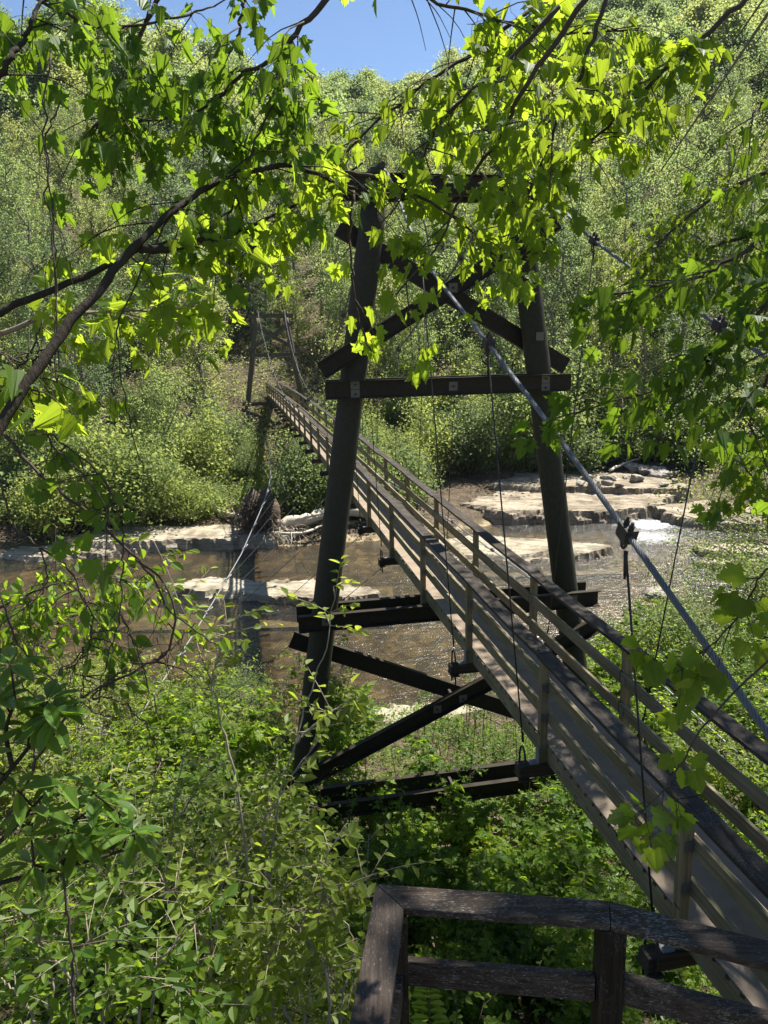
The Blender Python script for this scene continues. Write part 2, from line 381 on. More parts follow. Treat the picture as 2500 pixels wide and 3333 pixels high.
hb = MB(); hb.abox((-320, -30, -3), (320, 410, 150)); hm, hnt, hout = newmat('valley_haze'); pv = hnt.nodes.new('ShaderNodeVolumePrincipled')
pv.inputs['Color'].default_value = (.80, .90, 1, 1); pv.inputs['Density'].default_value = .00008; pv.inputs['Anisotropy'].default_value = .1; hnt.links.new(pv.outputs[0], hout.inputs['Volume'])
tag(hb.build('haze', hm), 'thin pale haze filling the valley air', 'haze', None, 'stuff')
# ------------------------------------------------------------------ terrain
def wob(x, y, s=1.0, a=0):
    return (np.sin(x * 1.7 * s + a) * np.cos(y * 1.3 * s + a * 2) + .6 * np.sin(x * 3.1 * s + y * 2.3 * s + a) + .35 * np.sin(x * 6.7 * s - y * 5.9 * s + 2 * a)) / 1.95
def shore(x): return np.interp(x, [-30, -10, 0, 10, 30], [18.5, 19.2, 20.8, 24.0, 27.5])
def farshore(x): return np.interp(x, [-40, -16, -3, 3, 8, 16, 40], [38.5, 40.5, 41.2, 43, 46, 46.5, 45])
def hz(x, y):
    x = np.asarray(x, float); y = np.asarray(y, float)
    yy = y * 21.0 / shore(x)
    near = np.interp(yy, [-20, 0, 3, 6, 9, 13, 17, 20, 21, 22.5, 27], [4.5, 7.4, 5.5, 3.9, 2.6, 1.55, .95, .45, .08, -.35, -.75])
    near = near + .22 * wob(x, y, .55, 1) * np.clip((21 - yy) / 6, 0, 1)
    fs = farshore(x); d = y - fs
    t = np.clip((d - 1.5) / np.maximum(64 - fs - 1.5, 1), 0, 1)
    t = np.where(x > 3, t ** 1.8, t ** 1.1)
    far = np.where(d < 1.5, np.interp(d, [-12, -4, -1, 0, 1.5], [-.75, -.6, -.4, -.05, .42]), .42 + 2.6 * t)
    far = far + .25 * wob(x, y, .35, 3) * np.clip(d / 6, 0, 1)
    z = np.where(y < (shore(x) + fs) / 2, near, far)
    r = x / np.maximum(y, 30)
    S = np.interp(r, [-.7, -.33, -.24, -.18, -.08, .05, .15, .3, .7], [.54, .52, .456, .40, .36, .36, .41, .5, .55])
    Ry = np.interp(r, [-.7, -.25, -.08, .1, .7], [180, 195, 262, 285, 285])
    hill = S * (np.minimum(y, Ry) - 64) - .25 * np.maximum(y - Ry, 0)
    hill = hill + 2.0 * wob(x, y, .05, 2) * np.clip((y - 64) / 40, 0, 1)
    return z + np.where(y > 64, hill, 0)
xs = np.concatenate([np.linspace(-260, -31, 34), np.linspace(-30, 30, 130), np.linspace(31, 260, 34)])
ys = np.concatenate([np.arange(-16, 26, .4), np.arange(26, 66, .6), np.arange(66, 400, 5)])
gx, gy = np.meshgrid(xs, ys); gz = hz(gx, gy)
def grid(mb, X, Y, Z):
    n, k = X.shape; i = np.arange(n - 1)[:, None] * k; j = np.arange(k - 1)[None]
    f = np.stack([i + j, i + j + 1, i + k + j + 1, i + k + j], -1).reshape(-1, 4)
    mb.add(np.stack([X, Y, Z], -1).reshape(-1, 3), [f], True)
mb = MB(); grid(mb, gx, gy, gz); tag(mb.build('ground', M['ground']), kind='structure')
# water, gently undulating
foam_glare = [(15.6, 44.4, 2.8, 2.2, 1.0), (14.9, 41.6, 2.8, 2.8, .85), (13.8, 38.4, 2.8, 2.4, .5), (8.6, 26.6, 2.2, 1.4, .55), (4.2, 24.5, 2.6, 2.0, .5), (-2.6, 26.5, 1.6, 1.6, .5), (-9.0, 21.0, 2.2, 1.4, .8), (7.0, 31, 4.0, 3.5, .28), (-6.2, 24.2, 1.6, .8, .4), (-9.5, 36.5, 2.0, .7, .3), (1, 31, 4, 3, .22)]  # white patches: real foam, plus sun glare on the water painted in
wx, wy = np.meshgrid(np.concatenate([np.linspace(-260, -32, 8), np.linspace(-31, 31, 130), np.linspace(32, 260, 8)]), np.arange(15, 58, .4))
mb = MB(); grid(mb, wx, wy, .035 * wob(wx, wy, .9, 2) + .02 * wob(wx, wy, 2.3, 1)); tag(mb.build('river', water_mat(foam_glare)), kind='structure')

# ------------------------------------------------------------------ rock shelves
def shelf(label, outline, z0, z1, mat, steps=3, seed=0, cat='rock ledge'):
    """a bedded slab: a height field cut into irregular terraces that follow the bedding"""
    P = np.array(outline, float); c = P.mean(0); n = len(P)
    Q = spline(np.concatenate([np.c_[P, P[:, :1] * 0], [[P[0][0], P[0][1], 0]]]), 90)[:-1, :2]
    lo = Q.min(0) - .5; hi = Q.max(0) + .5; st = .11 if (hi - lo).prod() < 60 else .15
    X, Y = np.meshgrid(np.arange(lo[0], hi[0], st), np.arange(lo[1], hi[1], st * .8)); G = np.stack([X, Y], -1).reshape(-1, 2)
    A = Q; B = np.roll(Q, -1, 0); AB = B - A
    t = np.clip(((G[:, None] - A[None]) * AB[None]).sum(-1) / (AB ** 2).sum(-1)[None], 0, 1)
    d = np.linalg.norm(G[:, None] - A[None] - t[..., None] * AB[None], axis=-1).min(1)
    cr = ((A[None, :, 1] > G[:, None, 1]) != (B[None, :, 1] > G[:, None, 1])) & (G[:, None, 0] < AB[None, :, 0] * (G[:, None, 1] - A[None, :, 1]) / (AB[None, :, 1] + 1e-9) + A[None, :, 0])
    d = np.where(cr.sum(1) % 2 == 1, d, -d).reshape(X.shape)
    s_ = seed * 1.7
    e = .22 * wob(X * .6, Y * 1.3, 1.0, s_) + .12 * wob(X, Y * 2, 2.3, s_ + 1) + .05 * wob(X, Y, 6.1, s_ + 2)
    Z = np.full(X.shape, z0 - .1); W_ = min(1.0, np.abs(d).max() * .5)
    for k in range(steps * 2):
        off = W_ * .5 * k / (steps * 2) * (1 + .6 * np.sin(X * .35 + s_ + k)) - .02
        Z = Z + (z1 - z0 + .1) / (steps * 2) * np.clip((d + e * (1 + .25 * k) - off) / .06, 0, 1)
    cracks = np.clip(1 - np.abs(np.sin(Y * 1.9 + .35 * X + 1.2 * wob(X, Y, .35, s_))) / .06, 0, 1) * .07 + np.clip(1 - np.abs(np.sin(X * .8 + .5 * Y + 1.5 * wob(X, Y, .3, s_ + 4))) / .03, 0, 1) * .08
    ins = np.clip((d + e) / .3, 0, 1)
    Z = Z + ins * (.05 * wob(X * .4, Y, 1.1, s_) + .025 * wob(X * .7, Y * 1.6, 3.3, s_ + 3) - cracks + .035 * np.floor(2.5 * np.sin(Y * .9 + X * .2 + s_)))
    mb = MB(); grid(mb, X, Y, Z); mb.sm = [False] * len(mb.sm)
    o = mb.build('rock_ledge', mat, None, np.array([c[0], c[1], z0])); tag(o, label, cat); return o
def pz(pts, z=0.2): return [tuple(atz(px, py, z)[:2]) for px, py in pts]
shelf('long pale rock slab lying mid river across the bridge shadow', pz([(530, 1915), (640, 1880), (900, 1888), (1100, 1905), (1240, 1925), (1190, 1950), (1000, 1968), (760, 1950), (600, 1940)]), -.5, .42, M['rock'], 2, 1)
shelf('broad pale shelf on the far bank left of the root ball', pz([(120, 1770), (330, 1745), (480, 1705), (700, 1700), (880, 1712), (960, 1740), (900, 1770), (640, 1784), (420, 1790), (200, 1792)]), -.4, .62, M['rock'], 3, 2)
shelf('low flat shelf at the waterline on the far left', pz([(-120, 1800), (60, 1775), (300, 1770), (420, 1796), (300, 1812), (40, 1822)]), -.4, .25, M['rock'], 2, 3)
shelf('pale shelf behind the left tower leg carrying driftwood', pz([(900, 1670), (1060, 1655), (1240, 1662), (1330, 1690), (1240, 1722), (1040, 1735), (900, 1725)]), -.3, .55, M['rock'], 2, 4)
shelf('low grassy shelf midstream left of the right tower leg', pz([(1380, 1770), (1560, 1742), (1740, 1755), (1900, 1770), (2010, 1795), (1900, 1815), (1680, 1820), (1480, 1815)]), -.4, .33, M['rock'], 2, 5)
shelf('reddish stepped ledge on the far bank behind the right leg', pz([(1480, 1660), (1640, 1610), (1800, 1590), (1960, 1600), (2130, 1620), (2200, 1650), (2080, 1685), (1850, 1700), (1620, 1695)]), -.4, .75, M['rock_red'], 4, 6)
shelf('upper reddish ledge at the foot of the far bushes', pz([(1560, 1590), (1720, 1560), (1900, 1560), (2080, 1575), (2250, 1600), (2200, 1625), (1960, 1620), (1700, 1615)], .6), .0, 1.25, M['rock_red'], 3, 7)
shelf('dark undercut ledge above the white rapid', pz([(2100, 1665), (2280, 1640), (2460, 1655), (2560, 1690), (2460, 1722), (2300, 1715), (2170, 1695)]), -.4, .55, M['rock_red'], 2, 8)
shelf('flat pale ledge at the right edge below the rapid', pz([(2240, 1778), (2400, 1764), (2640, 1770), (2700, 1800), (2500, 1815), (2300, 1800)]), -.4, .3, M['rock'], 2, 9)
shelf('small low ledge just below the right pale ledge', pz([(2260, 1818), (2380, 1806), (2520, 1822), (2440, 1842), (2300, 1838)]), -.4, .18, M['rock'], 2, 10)
shelf('flat shore ledge of the near bank by the bushes on the right', pz([(2080, 1990), (2200, 1972), (2330, 1985), (2310, 2020), (2180, 2040), (2090, 2025)]), -.4, .22, M['rock'], 2, 12)
shelf('pale sandy shelf on the near shore under the bridge', pz([(1130, 2330), (1320, 2270), (1560, 2250), (1640, 2300), (1560, 2360), (1350, 2390), (1180, 2390)], .4), -.3, .5, M['rock'], 2, 13)

def boulder_mesh(seed, sx, sy, sz):
    rg = np.random.default_rng(seed); mb = MB(); n, k = 9, 12
    th = np.linspace(.02, np.pi - .02, n); ph = np.arange(k) * 2 * np.pi / k
    T, Pp = np.meshgrid(th, ph, indexing='ij')
    d = np.stack([np.sin(T) * np.cos(Pp), np.sin(T) * np.sin(Pp), np.cos(T)], -1)
    for _ in range(7):
        nn = nrm(rg.normal(size=3)); lim = rg.uniform(.55, .85)
        q = (d * nn).sum(-1); d = d - nn * np.maximum(q - lim, 0)[..., None]
    d = d * (1 + .05 * rg.normal(size=(n, k, 1))) * np.array([sx, sy, sz])
    i = np.arange(n - 1)[:, None] * k; j = np.arange(k)[None]; j2 = (j + 1) % k
    mb.add(d.reshape(-1, 3), [np.stack([i + j, i + k + j, i + k + j2, i + j2], -1).reshape(-1, 4), [list(range(k))], [list(range((n - 1) * k, n * k))[::-1]]])
    return mb.mesh('boulder')
BM = [boulder_mesh(s, 1, R.uniform(.6, .9), R.uniform(.35, .55)) for s in range(6)]
for me in BM: me.materials.append(M['stone'])
def boulder(px, py, size, label, group=None, z=None, i=0):
    p = atz(px, py, .6 if z is None else z)
    o = bpy.data.objects.new('boulder', BM[i % 6]); COL.objects.link(o)
    o.location = (p[0], p[1], p[2] + .05 * size); o.scale = [size] * 3; o.rotation_euler = (R.uniform(-.2, .2), R.uniform(-.2, .2), R.uniform(0, 6)); tag(o, label, 'boulder', group)
boulder(855, 1655, .75, 'grey boulder among bushes behind the log by the root ball', None, .9, 0)
boulder(735, 1668, .55, 'small grey stone at the left end of the fallen log', None, .8, 1)
boulder(560, 1787, .55, 'low stone at the water edge in front of the pale shelf', None, .1, 2)
boulder(270, 2225, .6, 'wet stone in the shallows at the near left shore', None, .1, 3)
boulder(2150, 1940, .8, 'flat grey stone in the shallows left of the near right bushes', None, .12, 4)
for i in range(30):
    px = R.uniform(1880, 2230); py = R.uniform(1505, 1590)
    boulder(px, py, R.uniform(.35, .95), 'loose grey slab in the rock pile upstream on the far right bank', 'loose slabs piled on the far right bank', 1.3, i)
for i in range(14):
    px = R.uniform(1870, 2030); py = R.uniform(2080, 2330)
    p = atz(px, py, .5)
    boulder(px, py, R.uniform(.15, .35), 'pale stone on the near shore beside the right tower leg', 'pale stones beside the right tower leg', float(hz(p[0], p[1])), i)

# ------------------------------------------------------------------ root ball and driftwood
def driftlog(label, pts, r0, r1, branches=0, seed=0, mat='drift'):
    rg = np.random.default_rng(seed); P = spline(pts, 16); P[1:-1] += rg.normal(size=(14, 3)) * r0 * .18
    o = empty('driftwood_log', P[0]); tag(o, label, 'log')
    MB().tube(P, np.linspace(r0, r1, 16) * (1 + .1 * rg.normal(size=16)), 9).build('trunk', M[mat], o)
    for b in range(branches):
        i = rg.integers(6, 15); q = P[i]; d = nrm(rg.normal(size=3) + np.array([0, 0, .7])); L = rg.uniform(.4, 1.1)
        MB().tube(spline([q, q + d * L * .5 + rg.normal(size=3) * .06, q + d * L], 6), np.linspace(r1 * .5, .012, 6), 5).build('limb', M[mat], o)
    return o
def gp(px, py, z): return atz(px, py, z)
rb = gp(845, 1735, .5); RBD = np.array([0, 0, 0.])
ro = empty('root_ball', rb); tag(ro, 'dark upturned root ball of a fallen tree on the far bank', 'root ball')
mb = MB(); n, k = 12, 22; th = np.linspace(.05, np.pi - .05, n); ph = np.arange(k) * 2 * np.pi / k
T, Pp = np.meshgrid(th, ph, indexing='ij'); d = np.stack([np.sin(T) * np.cos(Pp), np.sin(T) * np.sin(Pp), np.cos(T)], -1)
d = d * (1 + .22 * R.normal(size=(n, k, 1)) * .6) * np.array([1.05, .7, 1.3]) + np.array([.1, .2, .95])
i = np.arange(n - 1)[:, None] * k; j = np.arange(k)[None]; j2 = (j + 1) % k
mb.add(d.reshape(-1, 3), [np.stack([i + j, i + k + j, i + k + j2, i + j2], -1).reshape(-1, 4)], True)
mb.build('soil_clod', M['root'], ro, local=True)
mb = MB()
for q in range(210):
    a = R.uniform(0, 2 * np.pi); s = R.uniform(.35, 1); b = np.array([math.cos(a) * 1.0 * s + .1, -.55 + R.normal() * .15, .95 + math.sin(a) * 1.25 * s])
    dr = nrm(np.array([math.cos(a) * .7 + R.normal() * .35, -.6 + R.normal() * .3, math.sin(a) * .6 - .55 + R.normal() * .4])); L = R.uniform(.4, 1.35)
    pts = [b - dr * .2, b + dr * L * .4 + R.normal(size=3) * .05, b + dr * L * .75 + R.normal(size=3) * .12 + [0, 0, -.1], b + dr * L + R.normal(size=3) * .2 + [0, 0, -.3 * L]]
    mb.tube(spline(pts, 7), np.linspace(R.uniform(.012, .05), .006, 7), 4)
mb.build('root_tangle', M['root'], ro, local=True)
mb = MB()
for q in range(60):
    b = np.array([R.uniform(.4, 2.4), -.7 + R.normal() * .3, R.uniform(-.1, .7)]); dr = nrm(np.array([R.uniform(-.3, 1), -.5, -.35]) + R.normal(size=3) * .45); L = R.uniform(.4, 1.3)
    mb.tube(spline([b, b + dr * L * .5 + R.normal(size=3) * .1, b + dr * L + [0, 0, -.12]], 6), np.linspace(.022, .006, 6), 4)
mb.build('flood_debris', M['drift'], ro, local=True)
driftlog('bleached log reaching left from the root ball onto the pale shelf', [gp(890, 1708, 1.0), gp(800, 1690, 1.0), gp(740, 1670, 1.05), gp(620, 1650, 1.2)], .2, .07, 3, 1)
driftlog('thick pale trunk lying right of the root ball behind the left leg', [gp(905, 1708, 1.0), gp(1000, 1690, 1.2), gp(1080, 1668, 1.3), gp(1270, 1665, 1.3)], .34, .28, 0, 2)
driftlog('crooked bleached branch propped against the fallen trunk', [gp(880, 1735, .7), gp(980, 1735, .75), gp(1050, 1712, .8), gp(1130, 1700, .8)], .1, .04, 3, 3)
driftlog('slim white log angled over the shelf beside the root ball', [gp(930, 1700, 1.1), gp(1010, 1680, 1.5), gp(1100, 1655, 1.8)], .09, .06, 2, 4)
driftlog('small bleached log on the rock pile of the far right bank', [gp(1985, 1530, 1.6), gp(2040, 1505, 1.8), gp(2090, 1490, 2.0)], .1, .05, 2, 6)

# ------------------------------------------------------------------ bridge towers (local frame: x across, y along the bridge, z from the eye)
def legu(z): return 1.585 - .156 * (z + .05)
def channel(mb, p, q, h, front, w=.10, t=.016):
    """steel channel from p to q, depth h, web on the leg, lips pointing to front (-1 toward the viewer, +1 away)"""
    p = np.array(p, float); q = np.array(q, float); tt = nrm(q - p); L = np.linalg.norm(q - p); fy = np.array([0, front, 0.]); up = np.cross(fy, tt)
    if up[2] < 0: up = -up
    c = (p + q) / 2
    mb.box(c, [tt, fy, up], (L / 2, t / 2, h / 2))
    for s in (-1, 1):
        mb.box(c + up * s * (h / 2 - t / 2) + fy * (w / 2 + t / 2), [tt, fy, up], (L / 2, w / 2, t / 2))
def plates(mb, c, front, s=.075):
    c = np.array(c, float); fy = np.array([0, front, 0.]); ax = [np.array([1, 0, 0.]), fy, np.array([0, 0, 1.])]
    mb.box(c + fy * .013, ax, (s, .006, s))
def bolt(mb, c, front):
    c = np.array(c, float); mb.tube([c + np.array([0, front * .019, 0]), c + np.array([0, front * .05, 0])], .02, 6, True, False)
def tower(loc, label, steel, leg, foot):
    E_ = empty('bridge_tower', loc, AZ); tag(E_, label, 'bridge tower'); e = CZ - loc[2]
    def B(mb, nm, mat, par=None, **k):
        return mb.build(nm, mat, par or E_, local=True, **k)
    RL = .225; f = RL + .012
    for s in (-1, 1):
        zt, zb = 2.28, foot
        n = 24; z = np.linspace(zb, zt, n); B(MB().tube(np.c_[s * legu(z), z * 0, z], np.linspace(RL * 1.06, RL * .94, n), 28), 'leg', leg)
        lg = s * legu(zb); mb = MB(); mb.abox((lg - .55, -.55, zb - 1.6), (lg + .55, .55, zb)); B(mb, 'concrete_pier', M['concrete'], bevel=.03)
        mb = MB(); mb.abox((s * 1.22 - .12, -.3, 2.60), (s * 1.22 + .12, .3, 2.68)); mb.tube([(s * 1.16, -.35, 2.70), (s * 1.16, 0, 2.74), (s * 1.16, .35, 2.70)], .055, 8); B(mb, 'cable_saddle', M['clamp'])
    def bm(nm, parts, holes):
        for p, q, h, fr in parts:
            mb = MB(); y = fr * f; channel(mb, (p[0], y, p[1]), (q[0], y, q[1]), h, fr); o = B(mb, nm, steel)
            for (x, z, fr2) in holes:
                if fr2 != fr: continue
                mb = MB(); m2 = MB(); plates(mb, (x, fr * f, z), fr); bolt(m2, (x, fr * f, z), fr)
                B(mb, 'washer_plate', M['plate'], o); B(m2, 'bolt', M['clamp'], o)
    bm('cap_beam', [((-1.85, 2.43), (1.85, 2.43), .32, -1), ((-1.85, 2.43), (1.85, 2.43), .32, 1)], [(-1.2, 2.4, -1), (1.2, 2.4, -1)])
    bm('upper_crossbeam', [((-2.18, -.78), (2.18, -.78), .30, -1), ((-2.1, -.78), (2.1, -.78), .30, 1)], [(-1.68, -.70, -1), (-1.68, -.86, -1), (1.70, -.70, -1), (1.70, -.86, -1), (0.02, -.78, -1)])
    bm('upper_brace', [((-2.24, -.46), (1.86, 1.90), .29, -1), ((-1.80, 1.86), (2.3, -.52), .29, 1)], [(-1.62, -.10, -1), (1.38, 1.62, -1), (0.02, .84, -1)])
    mb = MB(); plates(mb, (1.58, -RL, .02), -1, .07); B(mb, 'washer_plate', M['plate'])
    bm('deck_crossbeam', [((-2.81, -4.82), (2.86, -4.82), .30, -1), ((-2.80, -4.82), (2.84, -4.82), .30, 1)], [(-2.32, -4.82, -1), (2.36, -4.82, -1)])
    bm('lower_brace', [((-3.30, -8.05), (2.90, -5.33), .30, -1), ((-2.92, -5.30), (3.2, -8.05), .30, 1)], [(-.3, -6.75, -1), (2.42, -5.53, -1), (-2.9, -7.9, -1), (.2, -6.6, -1)])
    bm('base_crossbeam', [((-3.35, -8.55), (3.35, -8.55), .30, -1), ((-3.3, -8.55), (3.3, -8.55), .30, 1)], [(0.0, -8.55, -1), (-2.9, -8.55, -1)])
    mb = MB(); mb.beam((0.05, -f, -6.62), (0.05, f, -6.62), .05, .05); B(mb, 'spacer_rod', M['clamp']); mb = MB(); mb.beam((0.05, -f, -8.5), (0.05, f, -8.5), .05, .05); B(mb, 'spacer_rod', M['clamp'])
    return E_
t1 = tower((X0, Y0, CZ), 'near dark steel tower of tilted poles with crossed braces', M['steel'], M['leg'], -9.0)
L = 53.93
pF = bw(0, L, -.18)
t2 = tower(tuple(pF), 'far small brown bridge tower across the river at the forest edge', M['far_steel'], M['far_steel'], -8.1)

# ------------------------------------------------------------------ footbridge
def dz(v):
    return -4.43 + .25 * (1 - ((v - 27) / 27) ** 2) if 0 <= v <= 54 else (-4.43 + .012 * v if v < 0 else -4.43 - .018 * (v - 54))
ST = [-8.371 + 2.773 * k for k in range(-2, 25)]
fb = empty('footbridge', (X0, Y0, CZ), AZ); tag(fb, 'long narrow wooden suspension footbridge with railings crossing the river', 'footbridge')
def FB(mb, nm, mat, par=None, **k): return mb.build(nm, mat, par or fb, local=True, **k)
V0, V1 = ST[0] - .6, ST[-1] + .6
HW = .47
# deck sheets
mb = MB(); v = V0; k = 0
while v < V1 - .1:
    e = min(v + 2.44, V1); n = 5; q = np.linspace(v + .004, e - .004, n)
    for a, b in zip(q[:-1], q[1:]):
        mb.beam((0, a, dz(a) + .008), (0, b, dz(b) + .008), HW * 2 - .02, .016)
    v = e
FB(mb, 'deck_sheet', M['deck'])
mb = MB(); v = V0
while v < V1:
    z = dz(v); w = HW - .005 + R.uniform(-.006, .012)
    mb.abox((-w, v, z - .042), (w, v + .118, z - .001)); v += .165
FB(mb, 'deck_plank_row', M['pine'])
for s in (-1, 1):
    mb = MB()
    for a, b in zip(ST[:-1], ST[1:]):
        a2, b2 = a + .07, b + .1
        mb.beam((s * (HW - .035), a2, dz(a2) - .137), (s * (HW - .035), b2 - .005, dz(b2) - .137), .045, .188)
        mb.beam((s * (HW - .085), a2 - .4, dz(a2) - .137), (s * (HW - .085), b2 - .4, dz(b2) - .137), .045, .186)
    FB(mb, 'stringer', M['pine'], bevel=.004)
    mb = MB(); mo = MB(); ml = MB()
    H = 1.07
    for i, (a, b) in enumerate(zip(ST[:-1], ST[1:])):
        ja, jb = (R.normal(size=2) * .006)
        for (mm, zz, hh, ww, uu) in ((mo, .70, .14, .04, HW - .03), (ml, .33, .14, .04, HW - .03)):
            n = 3
            vs = np.linspace(a + .012, b - .012, n)
            sg = -.012 * np.array([0, 1, 0])
            for p, q, s0, s1 in zip(vs[:-1], vs[1:], sg[:-1], sg[1:]):
                mm.beam((s * uu, p, dz(p) + zz + s0), (s * uu, q, dz(q) + zz + s1), ww, hh)
        vs = np.linspace(a + .004, b - .004, 4); sg = np.array([0, -.016, -.014, 0]) * R.uniform(.2, 1.6) + .0
        for p, q, s0, s1 in zip(vs[:-1], vs[1:], sg[:-1], sg[1:]):
            mb.beam((s * (.50 + ja), p, dz(p) + H + s0), (s * (.50 + ja), q, dz(q) + H + s1), .185, .04)
    FB(mb, 'cap_rail', M['cap'], bevel=.004)
    FB(mo, 'middle_rail', M['pine'], bevel=.004); FB(ml, 'lower_rail', M['pine'], bevel=.004)
for v in ST:
    z = dz(v)
    if abs(v) > .5:
        mb = MB(); mb.abox((-.80, v - .075, z - .375), (.80, v + .075, z - .233)); FB(mb, 'crossbeam', M['cross'], bevel=.008)
    for s in (-1, 1):
        mb = MB(); mb.abox((s * .50 - .045, v - .045, z - .30 + (.07 if abs(v) > .5 else 0)), (s * .50 + .045, v + .045, z + 1.05)); p = FB(mb, 'post', M['post'], bevel=.005)
        if v < 12:
            for zz in (.33, .70):
                mb = MB(); x0, x1 = sorted((s * .44, s * .546)); i0, i1 = sorted((s * .411, s * .417))
                V_ = [(s * .546, v - .046), (s * .546, v - .052), (s * .411, v - .052), (s * .411, v - .13), (s * .417, v - .13), (s * .417, v - .046)]
                n_ = 6; vv_ = [(a, b, z + zz + h) for h in (-.045, .045) for a, b in V_]
                mb.add(vv_, [[[i, (i + 1) % 6, (i + 1) % 6 + 6, i + 6] for i in range(6)], [[0, 1, 2, 5], [2, 3, 4, 5], [6, 11, 8, 7], [8, 11, 10, 9]]])
                FB(mb, 'rail_bracket', M['plate'], p)
        if v < 24 and abs(v) > .5:
            mb = MB(); mb.abox((s * .552 - .008, v - .05, z - .23), (s * .552 + .0, v + .05, z - .04)); x0, x1 = sorted((s * .552, s * .66)); mb.abox((x0, v - .05, z - .232), (x1, v + .05, z - .222)); FB(mb, 'post_bracket', M['galv'], p)

# ------------------------------------------------------------------ main cables, hangers
def cable_pts(s):
    back = [(1.12, 0, 2.76), (1.16, -2.83, 1.10 if s < 0 else 1.27), (1.18, -5.6, -.05 if s < 0 else .08), (1.12, -8.37, -1.32), (1.3, -16, -4.6)]
    if s > 0: back = [(1.12, 0, 2.76), (1.26, -2.83, 1.27), (1.36, -5.6, .08), (1.45, -8.37, -1.1), (1.7, -16, -4.4)]
    main = []
    for v in np.linspace(0, L, 28):
        t = (v - 27) / 27; z = -3.0 + (5.72 - (.2 if v > 27 else 0) * 0) * t * t; u = .76 + .36 * t * t
        main.append((u, v, z))
    main[-1] = (1.12, L, 2.56)
    far = [(1.2, L + 6, -.2), (1.3, L + 13, -3.5)]
    P = back[::-1] + main[1:] + far
    return np.array([(s * u, v, z) for u, v, z in P])
def cint(P, v): return np.array([np.interp(v, P[:, 1], P[:, 0]), v, np.interp(v, P[:, 1], P[:, 2])])
def rope(mb, P, r, strands=8, pitch=.20):
    """twisted strands round a core; coarse where far away"""
    P = np.asarray(P); mb.tube(P, r * .72, 8)
    near = P[P[:, 1] < 9]
    if len(near) > 2:
        d = np.concatenate([[0], np.cumsum(np.linalg.norm(np.diff(near, axis=0), axis=1))]); n = int(d[-1] / .035)
        t = np.linspace(0, d[-1], n); Q = np.stack([np.interp(t, d, near[:, i]) for i in range(3)], -1)
        T = nrm(np.gradient(Q, axis=0)); U = nrm(np.cross(T, [0, 0, 1.])); W = np.cross(T, U)
        for k in range(strands):
            a = t / pitch * 2 * np.pi / 1.6 + k * 2 * np.pi / strands
            mb.tube(Q + (U * np.cos(a)[:, None] + W * np.sin(a)[:, None]) * r * .70, r * .31, 5)
for s, side in ((-1, 'left'), (1, 'right')):
    P = cable_pts(s)
    c = empty('main_cable', (X0, Y0, CZ), AZ)
    tag(c, {'left': 'thick twisted steel cable passing in front of the near tower braces', 'right': 'thick twisted steel cable running from tower top towards the right frame edge'}[side], 'cable')
    mb = MB(); rope(mb, spline(P, 150), .022); mb.build('strand', M['cable'], c, local=True)
    vs = [v for v in ST if -10 < v < L - 1 and abs(v) > .5]
    for v in vs:
        q = cint(P, v); t = nrm(cint(P, v + .1) - cint(P, v - .1)); up = np.cross(np.cross(t, [0, 0, 1.]), t); sd = np.cross(t, up)
        near = v < 12
        mb = MB(); mb.box(q + up * .005, [t, sd, up], (.065, .05, .06))
        if near:
            for a in (-.035, .035):
                mb.tube([q + t * a + up * .06, q + t * a + up * .1], .02, 6, True, False); mb.tube([q + t * a + up * .1, q + t * a + up * .125], .012, 6, True, False)
            an = np.linspace(0, 2 * np.pi, 13); mb.tube(q - up * .095 + np.cos(an)[:, None] * t * .03 + np.sin(an)[:, None] * up * .045, .011, 5)
        cl = mb.build('cable_clamp', M['clamp'], c, local=True)
        b = np.array([s * .735, v, dz(v) - .375]); top = q - np.array([0, 0, .13 if near else .06]); ut = b + np.array([0, 0, .42])
        if ut[2] > top[2] - .05: ut = b + np.array([0, 0, .05])
        mb = MB(); mb.tube([top, ut], .0085 if near else .007, 6)
        if near: mb.tube([top, top - [0, 0, .2]], [.016, .009], 6); mb.tube([ut + [0, 0, .12], ut], [.009, .014], 6)
        mb.build('hanger_rod', M['rod'], c, local=True)
        mb = MB(); w_ = .09
        an = np.linspace(0, np.pi, 7)
        pts = [b + [0, -w_, -.16], b + [0, -w_, .2]] + [b + [0, -w_ * math.cos(x), .2 + .16 * math.sin(x)] for x in an[1:-1]] + [b + [0, w_, .2], b + [0, w_, -.16]]
        mb.tube(pts, .012, 6); mb.abox((b[0] - .06, v - .12, b[2] - .018), (b[0] + .06, v + .12, b[2] - .004)); mb.build('hanger_bolt', M['rod'] if v > -7 else M['rod'], c, local=True)

# wind guys, one each side, with tie wires to the crossbeams
def guy(side, pts, label):
    P = spline(pts, 90); o = empty('wind_guy_cable', P[0]); tag(o, label, 'cable')
    MB().tube(P, .021, 7).build('strand', M['galv'], o)
    loc = np.c_[(P[:, 0] - X0) * CA + (P[:, 1] - Y0) * SA, -(P[:, 0] - X0) * SA + (P[:, 1] - Y0) * CA]
    for v in ST:
        if v < 2 or v > 50: continue
        i = int(np.argmin(abs(loc[:, 1] - v + 1.2)))
        q = P[i]; t = nrm(P[min(i + 1, 89)] - P[max(i - 1, 0)]); e = bw(side * .72, v, dz(v) - .42)
        mb = MB(); mb.tube([q - t * .1, q + t * .1], .045, 7); d = nrm(e - q); mb.tube([q - d * .06, q + d * .28], .022, 6); mb.beam(q - np.array([0, 0, .05]), q + np.array([0, 0, .07]), .05, .1, t); mb.build('guy_clamp', M['galv'], o)
        mid = (q + e) / 2 - np.array([0, 0, .03 * np.linalg.norm(e - q) / 4])
        MB().tube(spline([q, mid, e], 8), .0075, 5).build('tie_wire', M['rod'] if v < 9 else M['galv'], o)
